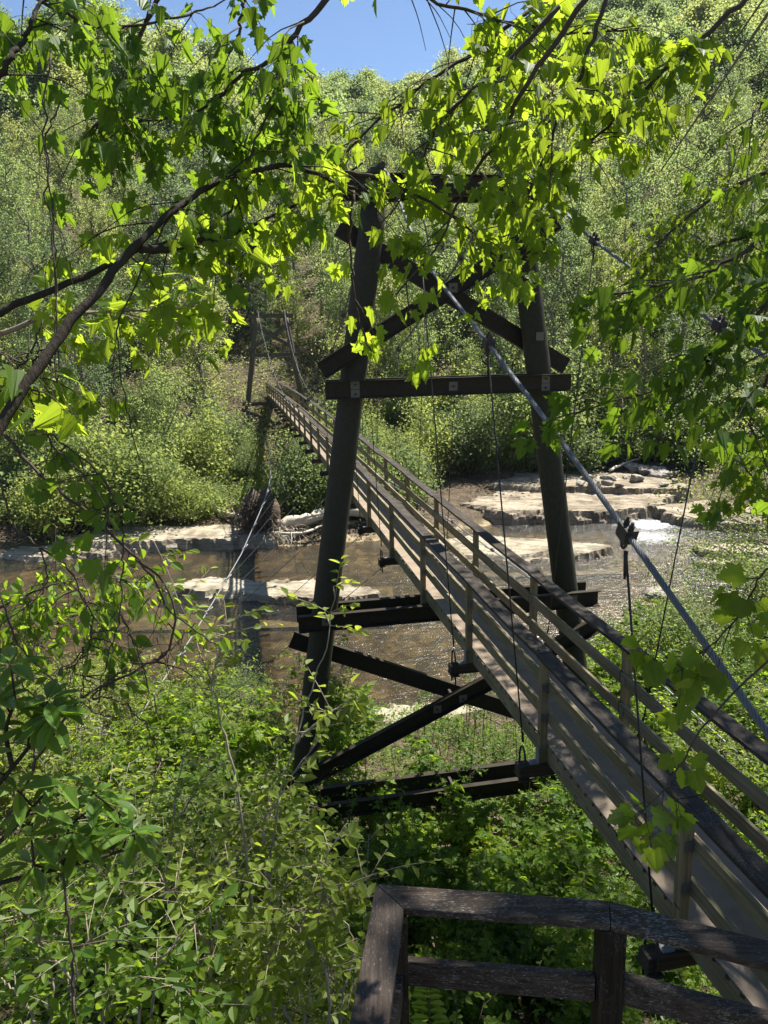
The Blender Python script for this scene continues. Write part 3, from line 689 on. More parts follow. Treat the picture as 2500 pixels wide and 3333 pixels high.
guy(-1, [atz(*p) for p in [(150, 2830, 1.65), (310, 2570, 2.0), (430, 2370, 2.3), (600, 2110, 2.75), (675, 1990, 3.0), (770, 1830, 3.35), (800, 1770, 3.5), (870, 1600, 4.0), (880, 1500, 4.1), (855, 1430, 3.7), (800, 1420, 3.3), (700, 1440, 2.6)]], 'pale steel guy cable slanting over the river left of the bridge')
guy(1, [atz(*p) for p in [(2400, 2450, 3.4), (1950, 2050, 4.0), (1678, 1844, 4.2), (1526, 1738, 4.5), (1453, 1685, 4.7), (1260, 1560, 5.1)]] + [bw(1.9, 27, -5.8), bw(2.3, 38, -6.2), bw(4, 50, -7.2), bw(7, 60, -8)], 'thin steel guy cable on the right side of the bridge')

# ------------------------------------------------------------------ stair landing railing in the foreground
RZ = CZ - 2.42
def rp(px, py, z=RZ): return atz(px, py, z)
LR = empty('landing_railing', (0, 2.9, RZ - 1.1)); tag(LR, 'dark peeling wooden railing of a stair landing in the foreground', 'railing')
wC = .142
A = rp(1268, 2915); Bp = rp(1985, 2968); Cc = rp(2700, 3150, RZ - .06); D = rp(1165, 3560)
def miter(path, w, zt, th):
    """flat mitred boards along a horizontal path, each board an 8-vertex prism"""
    P = [np.array(p) for p in path]; out = []
    dirs = [nrm((b - a)[:2]) for a, b in zip(P[:-1], P[1:])]
    offs = []
    for i in range(len(P)):
        if i == 0: n = np.array([-dirs[0][1], dirs[0][0]]); offs.append(n)
        elif i == len(P) - 1: n = np.array([-dirs[-1][1], dirs[-1][0]]); offs.append(n)
        else:
            n = nrm(np.array([-dirs[i - 1][1], dirs[i - 1][0]]) + np.array([-dirs[i][1], dirs[i][0]])); n = n / n.dot(np.array([-dirs[i][1], dirs[i][0]])); offs.append(n)
    for i in range(len(P) - 1):
        mb = MB(); v = []; g = np.append(dirs[i], 0) * .0015
        for z in (-th, 0):
            for (p, n, sg) in ((P[i], offs[i], 1), (P[i + 1], offs[i + 1], -1)):
                for s in (1, -1): v.append(np.array([p[0] + n[0] * w / 2 * s, p[1] + n[1] * w / 2 * s, p[2] + z]) + g * sg)
        mb.add(v, [[[0, 1, 3, 2], [4, 6, 7, 5], [0, 4, 5, 1], [2, 3, 7, 6], [0, 2, 6, 4], [1, 5, 7, 3]]]); out.append(mb)
    return out
caps = miter([D, A, Bp, Cc], wC, 0, .036)
caps[0].build('cap_board', M['rail_old_y'], LR, bevel=.004); caps[1].build('cap_board', M['rail_old'], LR, bevel=.004); caps[2].build('cap_board', M['rail_old'], LR, bevel=.004)
dn = np.array([0, 0, 1.])
mb = MB(); q = Bp + np.array([.0, -.02, -.036]); mb.abox((q[0] - .055, q[1] - .055, q[2] - 1.35), (q[0] + .055, q[1] + .055, q[2])); mb.build('post', M['rail_old_z'], LR, bevel=.005)
q = A + np.array([.045, -.08, -.036]); mb = MB(); mb.abox((q[0] - .045, q[1] - .05, q[2] - 1.35), (q[0] + .03, q[1] + .045, q[2])); mb.build('post', M['rail_old_z'], LR, bevel=.005)
for z, nm in ((.36, 'middle_rail'), (.80, 'lower_rail')):
    mb = MB(); a = A + np.array([.06, -.04, -z]); b = Bp + np.array([-.058, -.02, -z]); mb.beam(a, b, .042, .125); mb.build(nm, M['rail_old'], LR, bevel=.004)
    mb = MB(); a = Bp + np.array([.062, -.03, -z]); b = Cc + np.array([0, 0, -z]); mb.beam(a, b, .06, .125); mb.build(nm, M['rail_old'], LR, bevel=.004)
    mb = MB(); a = A + np.array([.03, -.13, -z]); b = D + np.array([.03, 0, -z]); mb.beam(a, b, .042, .125); mb.build(nm, M['rail_old'], LR, bevel=.004)
mb = MB(); q = A + np.array([.075, -.22, 0]); mb.abox((q[0] - .02, q[1] - .02, q[2] - 1.6), (q[0] + .02, q[1] + .02, q[2] - .62)); mb.build('stake', M['post'], LR, bevel=.004)

# ------------------------------------------------------------------ vegetation builders
def rdir(rg, n): return nrm(rg.normal(size=(n, 3)))
def crown(rg, H, rad, base, nl, per, size, shape=QUAD, flat=.55, clump=.7, lobes=1.0):
    """trunk + limbs + leaf clusters at limb ends; returns (wood, leaves)"""
    W = MB(); F = MB(); lean = rg.normal(size=2) * .03 * H
    tr = np.array([(lean[0] * t * t, lean[1] * t * t, H * .96 * t) for t in np.linspace(0, 1, 9)]); tr[1:-1, :2] += rg.normal(size=(7, 2)) * .012 * H
    W.tube(tr, np.linspace(.013 * H + .03, .012, 9), 7)
    P = []; 
    for i in range(nl):
        t = base + (1 - base) * ((i + rg.uniform(0, 1)) / nl) ** .9
        h = t; p0 = np.array([np.interp(h, np.linspace(0, 1, 9), tr[:, k]) for k in range(3)])
        prof = math.sin(math.pi * min(1, max(.06, (t - base * .8) / (1 - base * .8) * .86 + .12)))
        a = i * 2.4 + rg.uniform(-.5, .5); ln = rad * prof * rg.uniform(.65, 1.2) * lobes
        d = np.array([math.cos(a), math.sin(a), rg.uniform(.1, .8) * (.4 + t)])
        p1 = p0 + d * ln * .55; p2 = p0 + d * ln + [0, 0, -.08 * ln]
        W.tube(spline([p0, p1 + rg.normal(size=3) * .06 * ln, p2], 5), np.linspace(.0045 * H, .01, 5), 4)
        k = rg.integers(3, 6)
        for j in range(k):
            q = p1 + (p2 - p1) * rg.uniform(-.3, 1.05) + rg.normal(size=3) * [.33 * ln, .33 * ln, .2 * ln]
            P.append((q, clump * rg.uniform(.6, 1.35)))
            if rg.random() < .5: W.tube([p1 + (p2 - p1) * rg.uniform(0, .8), q], [.012, .006], 3)
    for q, c in P:
        n = int(per * c * c * rg.uniform(.6, 1.3)); pts = rg.normal(size=(n, 3)) * [c * .62, c * .62, c * flat * .55] + q
        F.leaves(pts, nrm(rg.normal(size=(n, 3)) * [1, 1, .6] + [0, 0, -.35]), nrm(rg.normal(size=(n, 3)) * .8 + [.15, -.1, .6]), size * rg.uniform(.65, 1.3, n), shape)
    return W, F
def feather(rg, H, rad, base, nl, n, size, up=.6, fork=1):
    W = MB(); F = MB(); lean = rg.normal(size=2) * .035 * H; tt = np.linspace(0, 1, 11)
    tr = np.array([(lean[0] * t * t, lean[1] * t * t, H * .97 * t) for t in tt]); tr[1:-1, :2] += rg.normal(size=(9, 2)) * .01 * H
    W.tube(tr, np.linspace(.011 * H + .04, .015, 11), 7)
    if fork and rg.random() < .6:
        k = rg.integers(3, 6); q = tr[k] + np.array([rg.normal() * .1 * H, rg.normal() * .1 * H, H * .4]); W.tube(spline([tr[k], (tr[k] + q) / 2 + [0, 0, -.03 * H], q], 7), np.linspace(.006 * H + .015, .012, 7), 5)
    segs = []
    for i in range(nl):
        t = base + (1 - base) * ((i + rg.random()) / nl); p0 = np.array([np.interp(t, tt, tr[:, k]) for k in range(3)])
        pr = math.sin(math.pi * min(.97, .18 + .8 * (t - base) / (1 - base))) ** .8; ln = rad * pr * rg.uniform(.45, 1.25); a = i * 2.4 + rg.uniform(-.6, .6)
        d = np.array([math.cos(a), math.sin(a), up * rg.uniform(.3, 1.6)]); p2 = p0 + d * ln; W.tube(spline([p0, p0 + d * ln * .5 + rg.normal(size=3) * .08 * ln + [0, 0, -.06 * ln], p2], 5), np.linspace(.0035 * H, .008, 5), 4)
        segs.append((p0, p2, ln))
        for j in range(3):
            q = p0 + (p2 - p0) * rg.uniform(.35, .9); e = q + nrm(rg.normal(size=3) + [0, 0, .3]) * ln * rg.uniform(.25, .55); W.tube([q, e], [.012, .006], 3); segs.append((q, e, ln * .6))
    tot = sum(x[2] for x in segs)
    for p0, p2, ln in segs:
        m = max(3, int(n * ln / tot * rg.uniform(.4, 1.5))); u = rg.uniform(.25, 1.1, m); g = p0 + (p2 - p0) * u[:, None] + rg.normal(size=(m, 3)) * (.10 * ln + .11)
        F.leaves(g, rg.normal(size=(m, 3)) + [0, 0, -.3], rg.normal(size=(m, 3)) * .8 + [.2, -.1, .5], size * rg.uniform(.6, 1.3, m), QUAD)
    return W, F
def hemlock(rg, H, rad, size):
    W = MB(); F = MB(); W.tube([(0, 0, 0), (.05, 0, H * .5), (0, .05, H)], [.02 * H, .012 * H, .02], 7)
    for i in range(70):
        t = .12 + .86 * (i / 70); a = i * 2.4 + rg.uniform(-.4, .4); ln = rad * (1 - t) ** .75 * rg.uniform(.7, 1.15) + .25
        p0 = np.array([0, 0, H * t]); d = np.array([math.cos(a), math.sin(a), -.12]); p2 = p0 + d * ln + [0, 0, -.12 * ln]
        W.tube([p0, p0 + d * ln * .5, p2], [.03, .02, .006], 3)
        n = int(34 * ln) + 6; s = rg.uniform(.1, 1, n) ** .7; pts = p0 + (p2 - p0) * s[:, None] + rg.normal(size=(n, 3)) * [.28, .28, .1] * (ln * .35 + .2)
        F.leaves(pts, nrm(d + rg.normal(size=(n, 3)) * .8 + [0, 0, -.4]), nrm(rg.normal(size=(n, 3)) * .4 + [0, 0, 1]), size * rg.uniform(.7, 1.3, n), (QUAD[0] * [.5, 1, 1], QUAD[1]))
    return W, F
def bare(rg, H, rad):
    W = MB(); W.tube([(0, 0, 0), (.1, .05, H * .35), (0, 0, H * .55)], [.016 * H, .012 * H, .006 * H], 7)
    def rec(p, d, l, r, k):
        q = p + d * l; W.tube([p, p + d * l * .5 + rg.normal(size=3) * .05 * l, q], [r, r * .8, r * .6], 3 if k < 3 else 5)
        if k > 0:
            for _ in range(rg.integers(2, 5)): rec(p + d * l * rg.uniform(.5, 1), nrm(d + rg.normal(size=3) * .42 + [0, 0, .18]), l * rg.uniform(.55, .8), r * .55, k - 1)
    for i in range(8): rec(np.array([0, 0, H * rg.uniform(.28, .55)]), nrm(np.array([math.cos(i * 2.4), math.sin(i * 2.4), rg.uniform(.8, 1.8)])), H * .2, .004 * H, 4)
    return W, None
def bushm(rg, H, rad, size, n=2600, shape=QUAD):
    W = MB(); F = MB()
    for i in range(14):
        a = i * 2.4; r = rad * math.sqrt((i + .5) / 14) * rg.uniform(.6, 1); h = H * (1 - .45 * (r / rad) ** 2) * rg.uniform(.4, 1.15)
        q = np.array([math.cos(a) * r, math.sin(a) * r, h]); W.tube(spline([(0, 0, 0), (q[0] * .4, q[1] * .4, h * .6), q], 5), np.linspace(.035, .008, 5), 4)
        m = n // 14; s = rg.uniform(.25, 1, m) ** .6; pts = q * [1, 1, 1] * s[:, None] + rg.normal(size=(m, 3)) * [.22 * rad, .22 * rad, .12 * H]
        pts[:, 2] = np.abs(pts[:, 2]) + .05
        F.leaves(pts, nrm(rg.normal(size=(m, 3)) + [0, 0, -.1]), nrm(rg.normal(size=(m, 3)) * .75 + [.1, -.1, .6]), size * rg.uniform(.6, 1.3, m), shape)
    return W, F
def proto(name, WF, wood, leaf, label, cat, group, wn='trunk', fn='crown'):
    o = empty(name, (0, 0, 0)); W, F = WF; ch = [W.build(wn, M[wood], o, local=True)]
    if F is not None: ch.append(F.build(fn, M[leaf], o, local=True))
    kids(o, *ch); tag(o, label, cat, group); return o
USED = set()
def place(pr, x, y, z=None, s=1.0, rz=None, label=None, sink=.1, tilt=.04):
    if pr.name in USED:
        c = pr.copy(); COL.objects.link(c)
        for ch in KIDS[pr.name]:
            d = ch.copy(); COL.objects.link(d); d.parent = c
    else: c = pr; USED.add(pr.name)
    c.location = (x, y, (float(hz(x, y)) if z is None else z) - sink)
    c.scale = (s, s, s * random.uniform(.92, 1.1)); c.rotation_euler = (random.gauss(0, tilt), random.gauss(0, tilt), random.uniform(0, 6.28) if rz is None else rz)
    if label: c['label'] = label
    return c
def rg_(s): return np.random.default_rng(s)

# far bank forest
GF = 'leafy trees on the far bank'
TP = [proto('broadleaf_tree', feather(rg_(20 + i), H, r, b, nl, n, sz, u), 'bark', 'tree', lab, 'tree', GF)
      for i, (H, r, b, nl, n, sz, u, lab) in enumerate([
          (19, 3.6, .16, 46, 7200, .21, .5, 'tall feathery light green tree of the hillside forest across the river'),
          (22, 2.9, .14, 54, 7200, .20, .8, 'very tall slim light green tree of the forest across the river'),
          (15, 3.8, .10, 42, 7200, .21, .5, 'wide low branched light green tree of the forest across the river'),
          (18, 2.2, .20, 40, 4200, .18, .9, 'thin sparse light green tree of the forest across the river'),
          (11, 2.8, .06, 40, 5200, .20, .7, 'young bushy light green tree of the forest across the river')])]
FP = [proto('mountain_tree', crown(rg_(25 + i), H, r, .1, 38, 30, .46, QUAD, .75, 1.45), 'bark', 'tree', 'rounded spring tree with a dense crown high on the mountainside', 'tree', 'round crowned trees high on the mountainside') for i, (H, r) in enumerate([(15, 4.6), (17, 4.2), (13, 4.8)])]
HP = [proto('hemlock_tree', hemlock(rg_(40 + i), H, r, .34), 'bark', 'tree_dark', 'dark drooping hemlock among the pale trees across the river', 'conifer', 'dark hemlocks across the river') for i, (H, r) in enumerate([(15, 3.2), (11, 3.0)])]
BT = proto('bare_tree', bare(rg_(50), 14, 4), 'bark_pale', None, 'leafless greyish tree among green ones on the far left slope', 'tree', 'leafless trees on the far slope', 'branches')
r2 = rg_(77); spots = []
for y in np.concatenate([np.arange(50, 63, 5.2), np.arange(63, 92, 5.0), np.arange(92, 136, 7.4)]):
    hw = .55 * y + 3; stp = 5.6 if y < 63 else (5.3 if y < 90 else 7.2)
    for x in np.arange(-hw, hw, stp):
        xx = x + r2.normal() * 1.5; yy = y + r2.normal() * 1.3
        u = (xx - X0) * CA + (yy - Y0) * SA; vv = -(xx - X0) * SA + (yy - Y0) * CA
        if (abs(u) < 5.5 and vv < 60) or (abs(u) < 2.5 and vv < 70) or (yy < 68 and -.185 < xx / yy < -.088) or (yy < 63 and xx > 1 and yy < farshore(xx) + 14): continue
        spots.append((xx, yy))
for i, (x, y) in enumerate(spots):
    k = r2.random(); left = x / y < -.12
    if k < (.24 if left and y < 110 else .09): pr = HP[r2.integers(2)]
    elif k < (.24 if left else .07) and y > 66: pr = BT
    else: pr = TP[r2.integers(5)]
    place(pr, x, y, None, r2.uniform(.72, 1.12) * (1 if y > 70 else .78))
# shrubs along the far shore
BP = [proto('bank_bush', bushm(rg_(60 + i), H, r, sz, n), 'bark', 'bush', lab, 'bush', 'bushes along the far shore', 'stems', 'foliage')
      for i, (H, r, sz, n, lab) in enumerate([(3.4, 2.4, .19, 5200, 'rounded green bush on the far shore'), (5.6, 2.4, .19, 6000, 'tall green bush on the far shore'), (2.2, 1.9, .15, 3400, 'low green bush on the far shore'), (4.2, 2.8, .19, 6000, 'wide green bush on the far shore')])]
for y0, stp in ((2.6, 2.0), (5.2, 2.0), (8.2, 2.2), (11.5, 2.4), (15, 2.6), (19, 2.8)):
    for x in np.arange(-33, 32, stp):
        xx = x + r2.normal() * .8; yy = farshore(xx) + y0 + r2.normal() * .9 + (1.4 if xx < -2 else 0)
        if xx > 2: yy = farshore(xx) + 10.5 + y0 * .55 + r2.normal() * .8
        u = (xx - X0) * CA + (yy - Y0) * SA
        if abs(u) < 1.2 and yy > 56: continue
        q = xx / yy
        if -.21 < q < -.10 and yy < 46.5: continue
        place(BP[r2.integers(4)], xx, yy, None, r2.uniform(.55, 1.05) * ((1.35 if r2.random() < .3 else 1) if not (yy > 49 and -.19 < q < -.08) else .6))
mb = MB(); n = 40000; y = 43.5 + 80 * r2.random(n) ** 1.3; x = r2.uniform(-.6, .6, n) * y; k = (y > farshore(x) + np.where(x > 2, 12, 4)); x, y = x[k], y[k]; z = hz(x, y)
for j in range(4):
    m = len(x); mb.leaves(np.c_[x + r2.normal(size=m) * .2, y + r2.normal(size=m) * .2, z + r2.uniform(.05, 1.3, m)], nrm(r2.normal(size=(m, 3)) * [1, 1, .5]), nrm(r2.normal(size=(m, 3)) * .6 + [0, 0, .9]), .22 * r2.uniform(.5, 1.3, m), QUAD)
tag(mb.build('undergrowth', M['bush']), 'low green undergrowth covering the far bank between bushes and trees', 'undergrowth', None, 'stuff')
# the rest of the mountain forest: one mass, instanced on points
def forest():
    pts = []
    for y in np.arange(138, 300, 7.5):
        for x in np.arange(-.6 * y, .6 * y, 7.0):
            xx = x + r2.normal() * 2.4; yy = y + r2.normal() * 2.2
            pts.append((xx, yy, float(hz(xx, yy)) - .5))
    me = bpy.data.meshes.new('mountain_forest'); me.from_pydata(pts, [], []); o = bpy.data.objects.new('mountain_forest', me); COL.objects.link(o)
    tag(o, 'distant mass of spring trees covering the mountainside', 'forest', None, 'stuff')
    ng = bpy.data.node_groups.new('forest_points', 'GeometryNodeTree')
    ng.interface.new_socket('Geometry', in_out='INPUT', socket_type='NodeSocketGeometry'); ng.interface.new_socket('Geometry', in_out='OUTPUT', socket_type='NodeSocketGeometry')
    n = ng.nodes; l = ng.links
    gi = n.new('NodeGroupInput'); go = n.new('NodeGroupOutput'); ip = n.new('GeometryNodeInstanceOnPoints'); g2i = n.new('GeometryNodeGeometryToInstance')
    for i, (fx, fy) in enumerate([(-38, 137), (4, 138), (44, 139), (20, 140), (-12, 139)]): place(FP[i % 3], fx, fy)
    for pr in FP + FP + [HP[0], FP[0]]:
        for ch in KIDS[pr.name]:
            pass
        c = KIDS[pr.name][1]; oi = n.new('GeometryNodeObjectInfo'); oi.inputs[0].default_value = c; oi.transform_space = 'ORIGINAL'
        l.new(oi.outputs['Geometry'], g2i.inputs[0])
    ip.inputs['Pick Instance'].default_value = True
    rv = n.new('FunctionNodeRandomValue'); rv.data_type = 'INT'; rv.inputs[4].default_value = 0; rv.inputs[5].default_value = 7; rv.inputs['Seed'].default_value = 3
    rr = n.new('FunctionNodeRandomValue'); rr.data_type = 'FLOAT_VECTOR'; rr.inputs[0].default_value = (-.05, -.05, 0); rr.inputs[1].default_value = (.05, .05, 6.28)
    rs = n.new('FunctionNodeRandomValue'); rs.data_type = 'FLOAT'; rs.inputs[2].default_value = .75; rs.inputs[3].default_value = 1.25; rs.inputs['Seed'].default_value = 9
    l.new(gi.outputs[0], ip.inputs['Points']); l.new(g2i.outputs[0], ip.inputs['Instance']); l.new(rv.outputs[2], ip.inputs['Instance Index'])
    l.new(rr.outputs[0], ip.inputs['Rotation']); l.new(rs.outputs[1], ip.inputs['Scale']); l.new(ip.outputs[0], go.inputs[0])
    md = o.modifiers.new('forest', 'NODES'); md.node_group = ng
forest()

# near bank growth
GS = 'shrubs of the near bank thicket'
def twiggy(rg, H, nst, leafsize, nper, shape, spread=.5):
    W = MB(); F = MB()
    for i in range(nst):
        a = i * 2.4 + rg.uniform(-.4, .4); d = np.array([math.cos(a), math.sin(a), 0]) * spread * H * rg.uniform(.3, 1); h = H * rg.uniform(.65, 1.05)
        P = spline([(0, 0, 0), d * .35 + [0, 0, h * .5] + rg.normal(size=3) * .05, d + [0, 0, h]], 8); W.tube(P, np.linspace(.011, .003, 8), 4)
        for k in range(nper):
            t = rg.uniform(.3, 1); q = P[min(7, int(t * 7))] + (P[min(7, int(t * 7) + 1)] - P[min(7, int(t * 7))]) * rg.random()
            b = nrm(np.append(rg.normal(size=2), rg.uniform(-.1, .6))); ln = rg.uniform(.12, .45); e = q + b * ln + [0, 0, -.12 * ln]
            W.tube([q, q + b * ln * .5, e], [.004, .003, .0015], 3)
            m = rg.integers(4, 8); s = np.linspace(.3, 1.0, m); pts = q + (e - q) * s[:, None]
            sd = nrm(np.cross(b, [0, 0, 1.])); sg = np.where(np.arange(m) % 2 == 0, 1, -1)[:, None]
            F.leaves(pts, nrm(b * .55 + sd * sg * .8 + rg.normal(size=(m, 3)) * .28 + [0, 0, -.18]), nrm(rg.normal(size=(m, 3)) * .35 + [0, 0, 1]), leafsize * rg.uniform(.55, 1.35) * rg.uniform(.8, 1.2, m), shape)
    return W, F
SP = [proto('shrub', twiggy(rg_(80 + i), H, ns, ls, npr, sh, sp), wd, lf, lab, 'shrub', GS, 'stems', 'foliage')
      for i, (H, ns, ls, npr, sh, sp, wd, lf, lab) in enumerate([
          (1.9, 9, .082, 26, OVAL, .5, 'bark_dark', 'shrub', 'leafy green shrub with oval leaves in the near thicket'),
          (2.3, 8, .085, 24, SERR, .42, 'bark_pale', 'pale', 'pale green shrub with toothed leaves in the near thicket'),
          (1.3, 10, .075, 24, OVAL, .6, 'bark_dark', 'shrub', 'low green shrub with small leaves in the near thicket'),
          (1.6, 8, .09, 20, MAPLE, .5, 'bark_dark', 'shrub', 'young maple shrub with lobed leaves in the near thicket')])]
r3 = rg_(99)
def clear(x, y, z, h):            # keep the bridge and landing free
    u = (x - X0) * CA + (y - Y0) * SA; v = -(x - X0) * SA + (y - Y0) * CA
    return not (abs(u) < 1.0 and z + h > CZ + dz(v) - .5)
def scatter(n, xr, yr, prs, sc, lim=None, h=2.0):
    c = 0; t = 0
    while c < n and t < n * 20:
        t += 1; y = r3.uniform(*yr); x = r3.uniform(*xr)
        z = float(hz(x, y)); s = r3.uniform(*sc)
        if z < .12 or not clear(x, y, z, h * s) or (lim and lim(x, y, z)): continue
        place(prs[r3.integers(len(prs))], x, y, z, s, sink=.03, tilt=.1); c += 1
scatter(25, (-5.2, .2), (4.6, 10.5), SP, (.55, 1.4))
scatter(44, (-10.5, -.8), (10.5, 19.5), SP, (.8, 1.6))
scatter(10, (-4.0, -.9), (3.4, 5.4), SP[:3], (.5, .85))
scatter(26, (.2, 3.6), (4.0, 10.5), [SP[0], SP[2], SP[3], SP[3]], (.35, .8))
scatter(14, (-1.5, 2.5), (9.5, 15), [SP[0], SP[2], SP[3]], (.4, .8))
scatter(20, (3.2, 9.0), (7.5, 16), SP, (.8, 1.3), lambda x, y, z: x < .22 * y + 1.6)
scatter(36, (4.6, 13), (14, 24), [SP[0], SP[2], SP[3]], (1.0, 1.7), lambda x, y, z: x < .27 * y + .6)

def gpx(px, py):                     # where the line of sight meets the ground
    r = ray(px, py); t = np.arange(2, 40, .03); p = r * t[:, None] + [0, 0, CZ]; k = np.argmax(p[:, 2] < hz(p[:, 0], p[:, 1])); return p[k]
LS = [proto('leafy_sapling', twiggy(rg_(180 + i), H, ns, ls, npr, sh, sp), 'bark_dark', 'shrub', lab, 'sapling', 'leafy saplings below the landing', 'stems', 'foliage') for i, (H, ns, ls, npr, sh, sp, lab) in enumerate([
    (1.1, 5, .10, 20, MAPLE, .55, 'maple sapling with lobed leaves in the shade below the landing railing'), (.8, 6, .085, 22, OVAL, .6, 'oval leaved sapling in the shade below the landing railing')])]
for (px, py) in [(1480, 2960), (1620, 2880), (1760, 2820), (1880, 2860), (1440, 3160), (1560, 3100), (1700, 3190), (1840, 3120), (1300, 2780), (1390, 2640), (1560, 2720), (1700, 2700), (1900, 3260), (1620, 3290), (1330, 3060), (2040, 3220), (1800, 2980), (1260, 2930), (1480, 2800), (1950, 2760), (1650, 3020)]:
    p = gpx(px, py)
    if clear(p[0], p[1], p[2], 1.2): place(LS[r3.integers(2)], p[0], p[1], p[2], r3.uniform(.75, 1.3), sink=.02, tilt=.1)
# slender saplings under the bridge
def sapling(rg, H):
    W = MB(); F = MB(); P = spline([(0, 0, 0), (rg.normal() * .06, rg.normal() * .06, H * .5), (rg.normal() * .12, rg.normal() * .12, H)], 8); W.tube(P, np.linspace(.012, .003, 8), 5)
    for k in range(16):
        t = rg.uniform(.25, 1); q = P[int(t * 7)]; b = nrm(np.append(rg.normal(size=2), .25)); ln = rg.uniform(.12, .35) * (1.3 - t); e = q + b * ln
        W.tube([q, e], [.004, .002], 3); m = 7; pts = q + (e - q) * rg.uniform(.4, 1.15, m)[:, None] + rg.normal(size=(m, 3)) * .03
        F.leaves(pts, nrm(b + rg.normal(size=(m, 3)) * .8), nrm(rg.normal(size=(m, 3)) * .4 + [0, 0, 1]), .07 * rg.uniform(.6, 1.3, m), SIX)
    return W, F
SG = [proto('sapling', sapling(rg_(120 + i), H), 'bark_dark', 'grass', 'thin upright sapling with few leaves below the bridge', 'sapling', 'thin saplings below the bridge', 'stem', 'foliage') for i, H in enumerate((1.6, 2.1, 1.2))]
for i in range(44):
    x = r3.uniform(-2.2, 3.2); y = r3.uniform(10.5, 19); z = float(hz(x, y))
    if clear(x, y, z, 2.2): place(SG[r3.integers(3)], x, y, z, r3.uniform(.8, 1.2), sink=.02)
# streamside trees of the near bank on the right
RT = [proto('streamside_tree', crown(rg_(140 + i), H, r, .12, 34, 110, .10, SIX, .5, .75), 'bark', 'bush', lab, 'tree', None) for i, (H, r, lab) in enumerate([(7.5, 3.0, 'green small leaved tree leaning over the rapid at the right edge'), (4.2, 2.2, 'bushy green tree on the near right shore behind the cable')])]
place(RT[0], 13.4, 25.6, None, 1.0); place(RT[1], 11.3, 22.2, None, .9)
c = place(RT[0], 15.5, 29.5, None, 1.1, label='green small leaved tree standing furthest out at the right frame edge'); c.location.z = .2
place(RT[1], 8.0, 19.6, None, .75, label='low bushy green tree at the waterside right of the tower leg')
place(RT[1], -12.5, 18.6, None, .85, label='bushy green tree on the near left shore at the frame edge')
place(RT[1], -7.6, 17.6, None, .62, label='low bushy green tree in front of the brown shallows at left')
place(RT[1], -3.6, 18.0, None, .5, label='small bushy green tree at the near end of the bridge shadow')

# ground cover and litter, uncountable
mb = MB(); n = 26000; x = r3.uniform(-9, 10, n); y = 3 + 17.5 * r3.random(n) ** .9; z = hz(x, y); k = z > .15
P = np.c_[x, y, z + .012][k]; m = len(P); mb.leaves(P, nrm(r3.normal(size=(m, 3)) * [1, 1, .25]), nrm(r3.normal(size=(m, 3)) * .35 + [0, 0, 1]), .075 * r3.uniform(.6, 1.4, m), SIX)
tag(mb.build('leaf_litter', M['dead']), 'brown fallen leaves scattered over the near bank', 'leaf litter', None, 'stuff')
mb = MB(); n = 24000; x = r3.uniform(-9, 10, n); y = 3 + 17.8 * r3.random(n); z = hz(x, y); k = (z > .15) & ((x > -.2) | (y > 11) | (r3.random(n) < .3)) & (wob(x, y, .7, 5) + .5 * wob(x, y, 2.2, 1) > -.05 + .25 * r3.normal(size=n)); x, y, z = x[k], y[k], z[k]
for j in range(6):
    m = len(x); h = r3.uniform(.06, .5, m) * (.5 + .5 * j / 5); P = np.c_[x + r3.normal(size=m) * .1, y + r3.normal(size=m) * .1, z + h]
    mb.leaves(P, nrm(r3.normal(size=(m, 3)) * [1, 1, .4]), nrm(r3.normal(size=(m, 3)) * .4 + [0, 0, 1]), .06 * (.6 + .9 * (.5 + .5 * wob(x, y, .9, 3))) * r3.uniform(.5, 1.5, m), SIX)
m = len(x); mb.leaves(np.c_[x, y, z], nrm(r3.normal(size=(m, 3)) * .25 + [0, 0, 1]), nrm(r3.normal(size=(m, 3))), r3.uniform(.2, .45, m), (NEED[0] * [.12, 1, 1], NEED[1]))
gx_ = np.repeat(x, 3) + r3.normal(size=3 * m) * .12; gy_ = np.repeat(y, 3) + r3.normal(size=3 * m) * .12; g_ = wob(gx_, gy_, .6, 9) > .15
gx_, gy_ = gx_[g_], gy_[g_]; m = len(gx_); mb.leaves(np.c_[gx_, gy_, hz(gx_, gy_)], nrm(r3.normal(size=(m, 3)) * .5 + [0, 0, 1]), nrm(r3.normal(size=(m, 3))), r3.uniform(.15, .5, m), (NEED[0] * [.2, 1, 1.5], NEED[1]))
tag(mb.build('ground_cover', M['grass']), 'low green plants covering the near bank under the shrubs', 'ground cover', None, 'stuff')
mb = MB(); n = 150
for i in range(n):
    x = r3.uniform(-7, 6); y = r3.uniform(5, 19); z = float(hz(x, y)); a = r3.uniform(0, 6.28); ln = r3.uniform(.2, .8)
    if z < .2: continue
    mb.tube([(x, y, z + .02), (x + math.cos(a) * ln * .5, y + math.sin(a) * ln * .5, z + .06 + r3.uniform(0, .1)), (x + math.cos(a) * ln, y + math.sin(a) * ln, float(hz(x + math.cos(a) * ln, y + math.sin(a) * ln)) + .03)], [.008, .007, .004], 4)
tag(mb.build('fallen_twigs', M['bark_pale']), 'pale fallen twigs lying in the undergrowth', 'twigs', None, 'stuff')

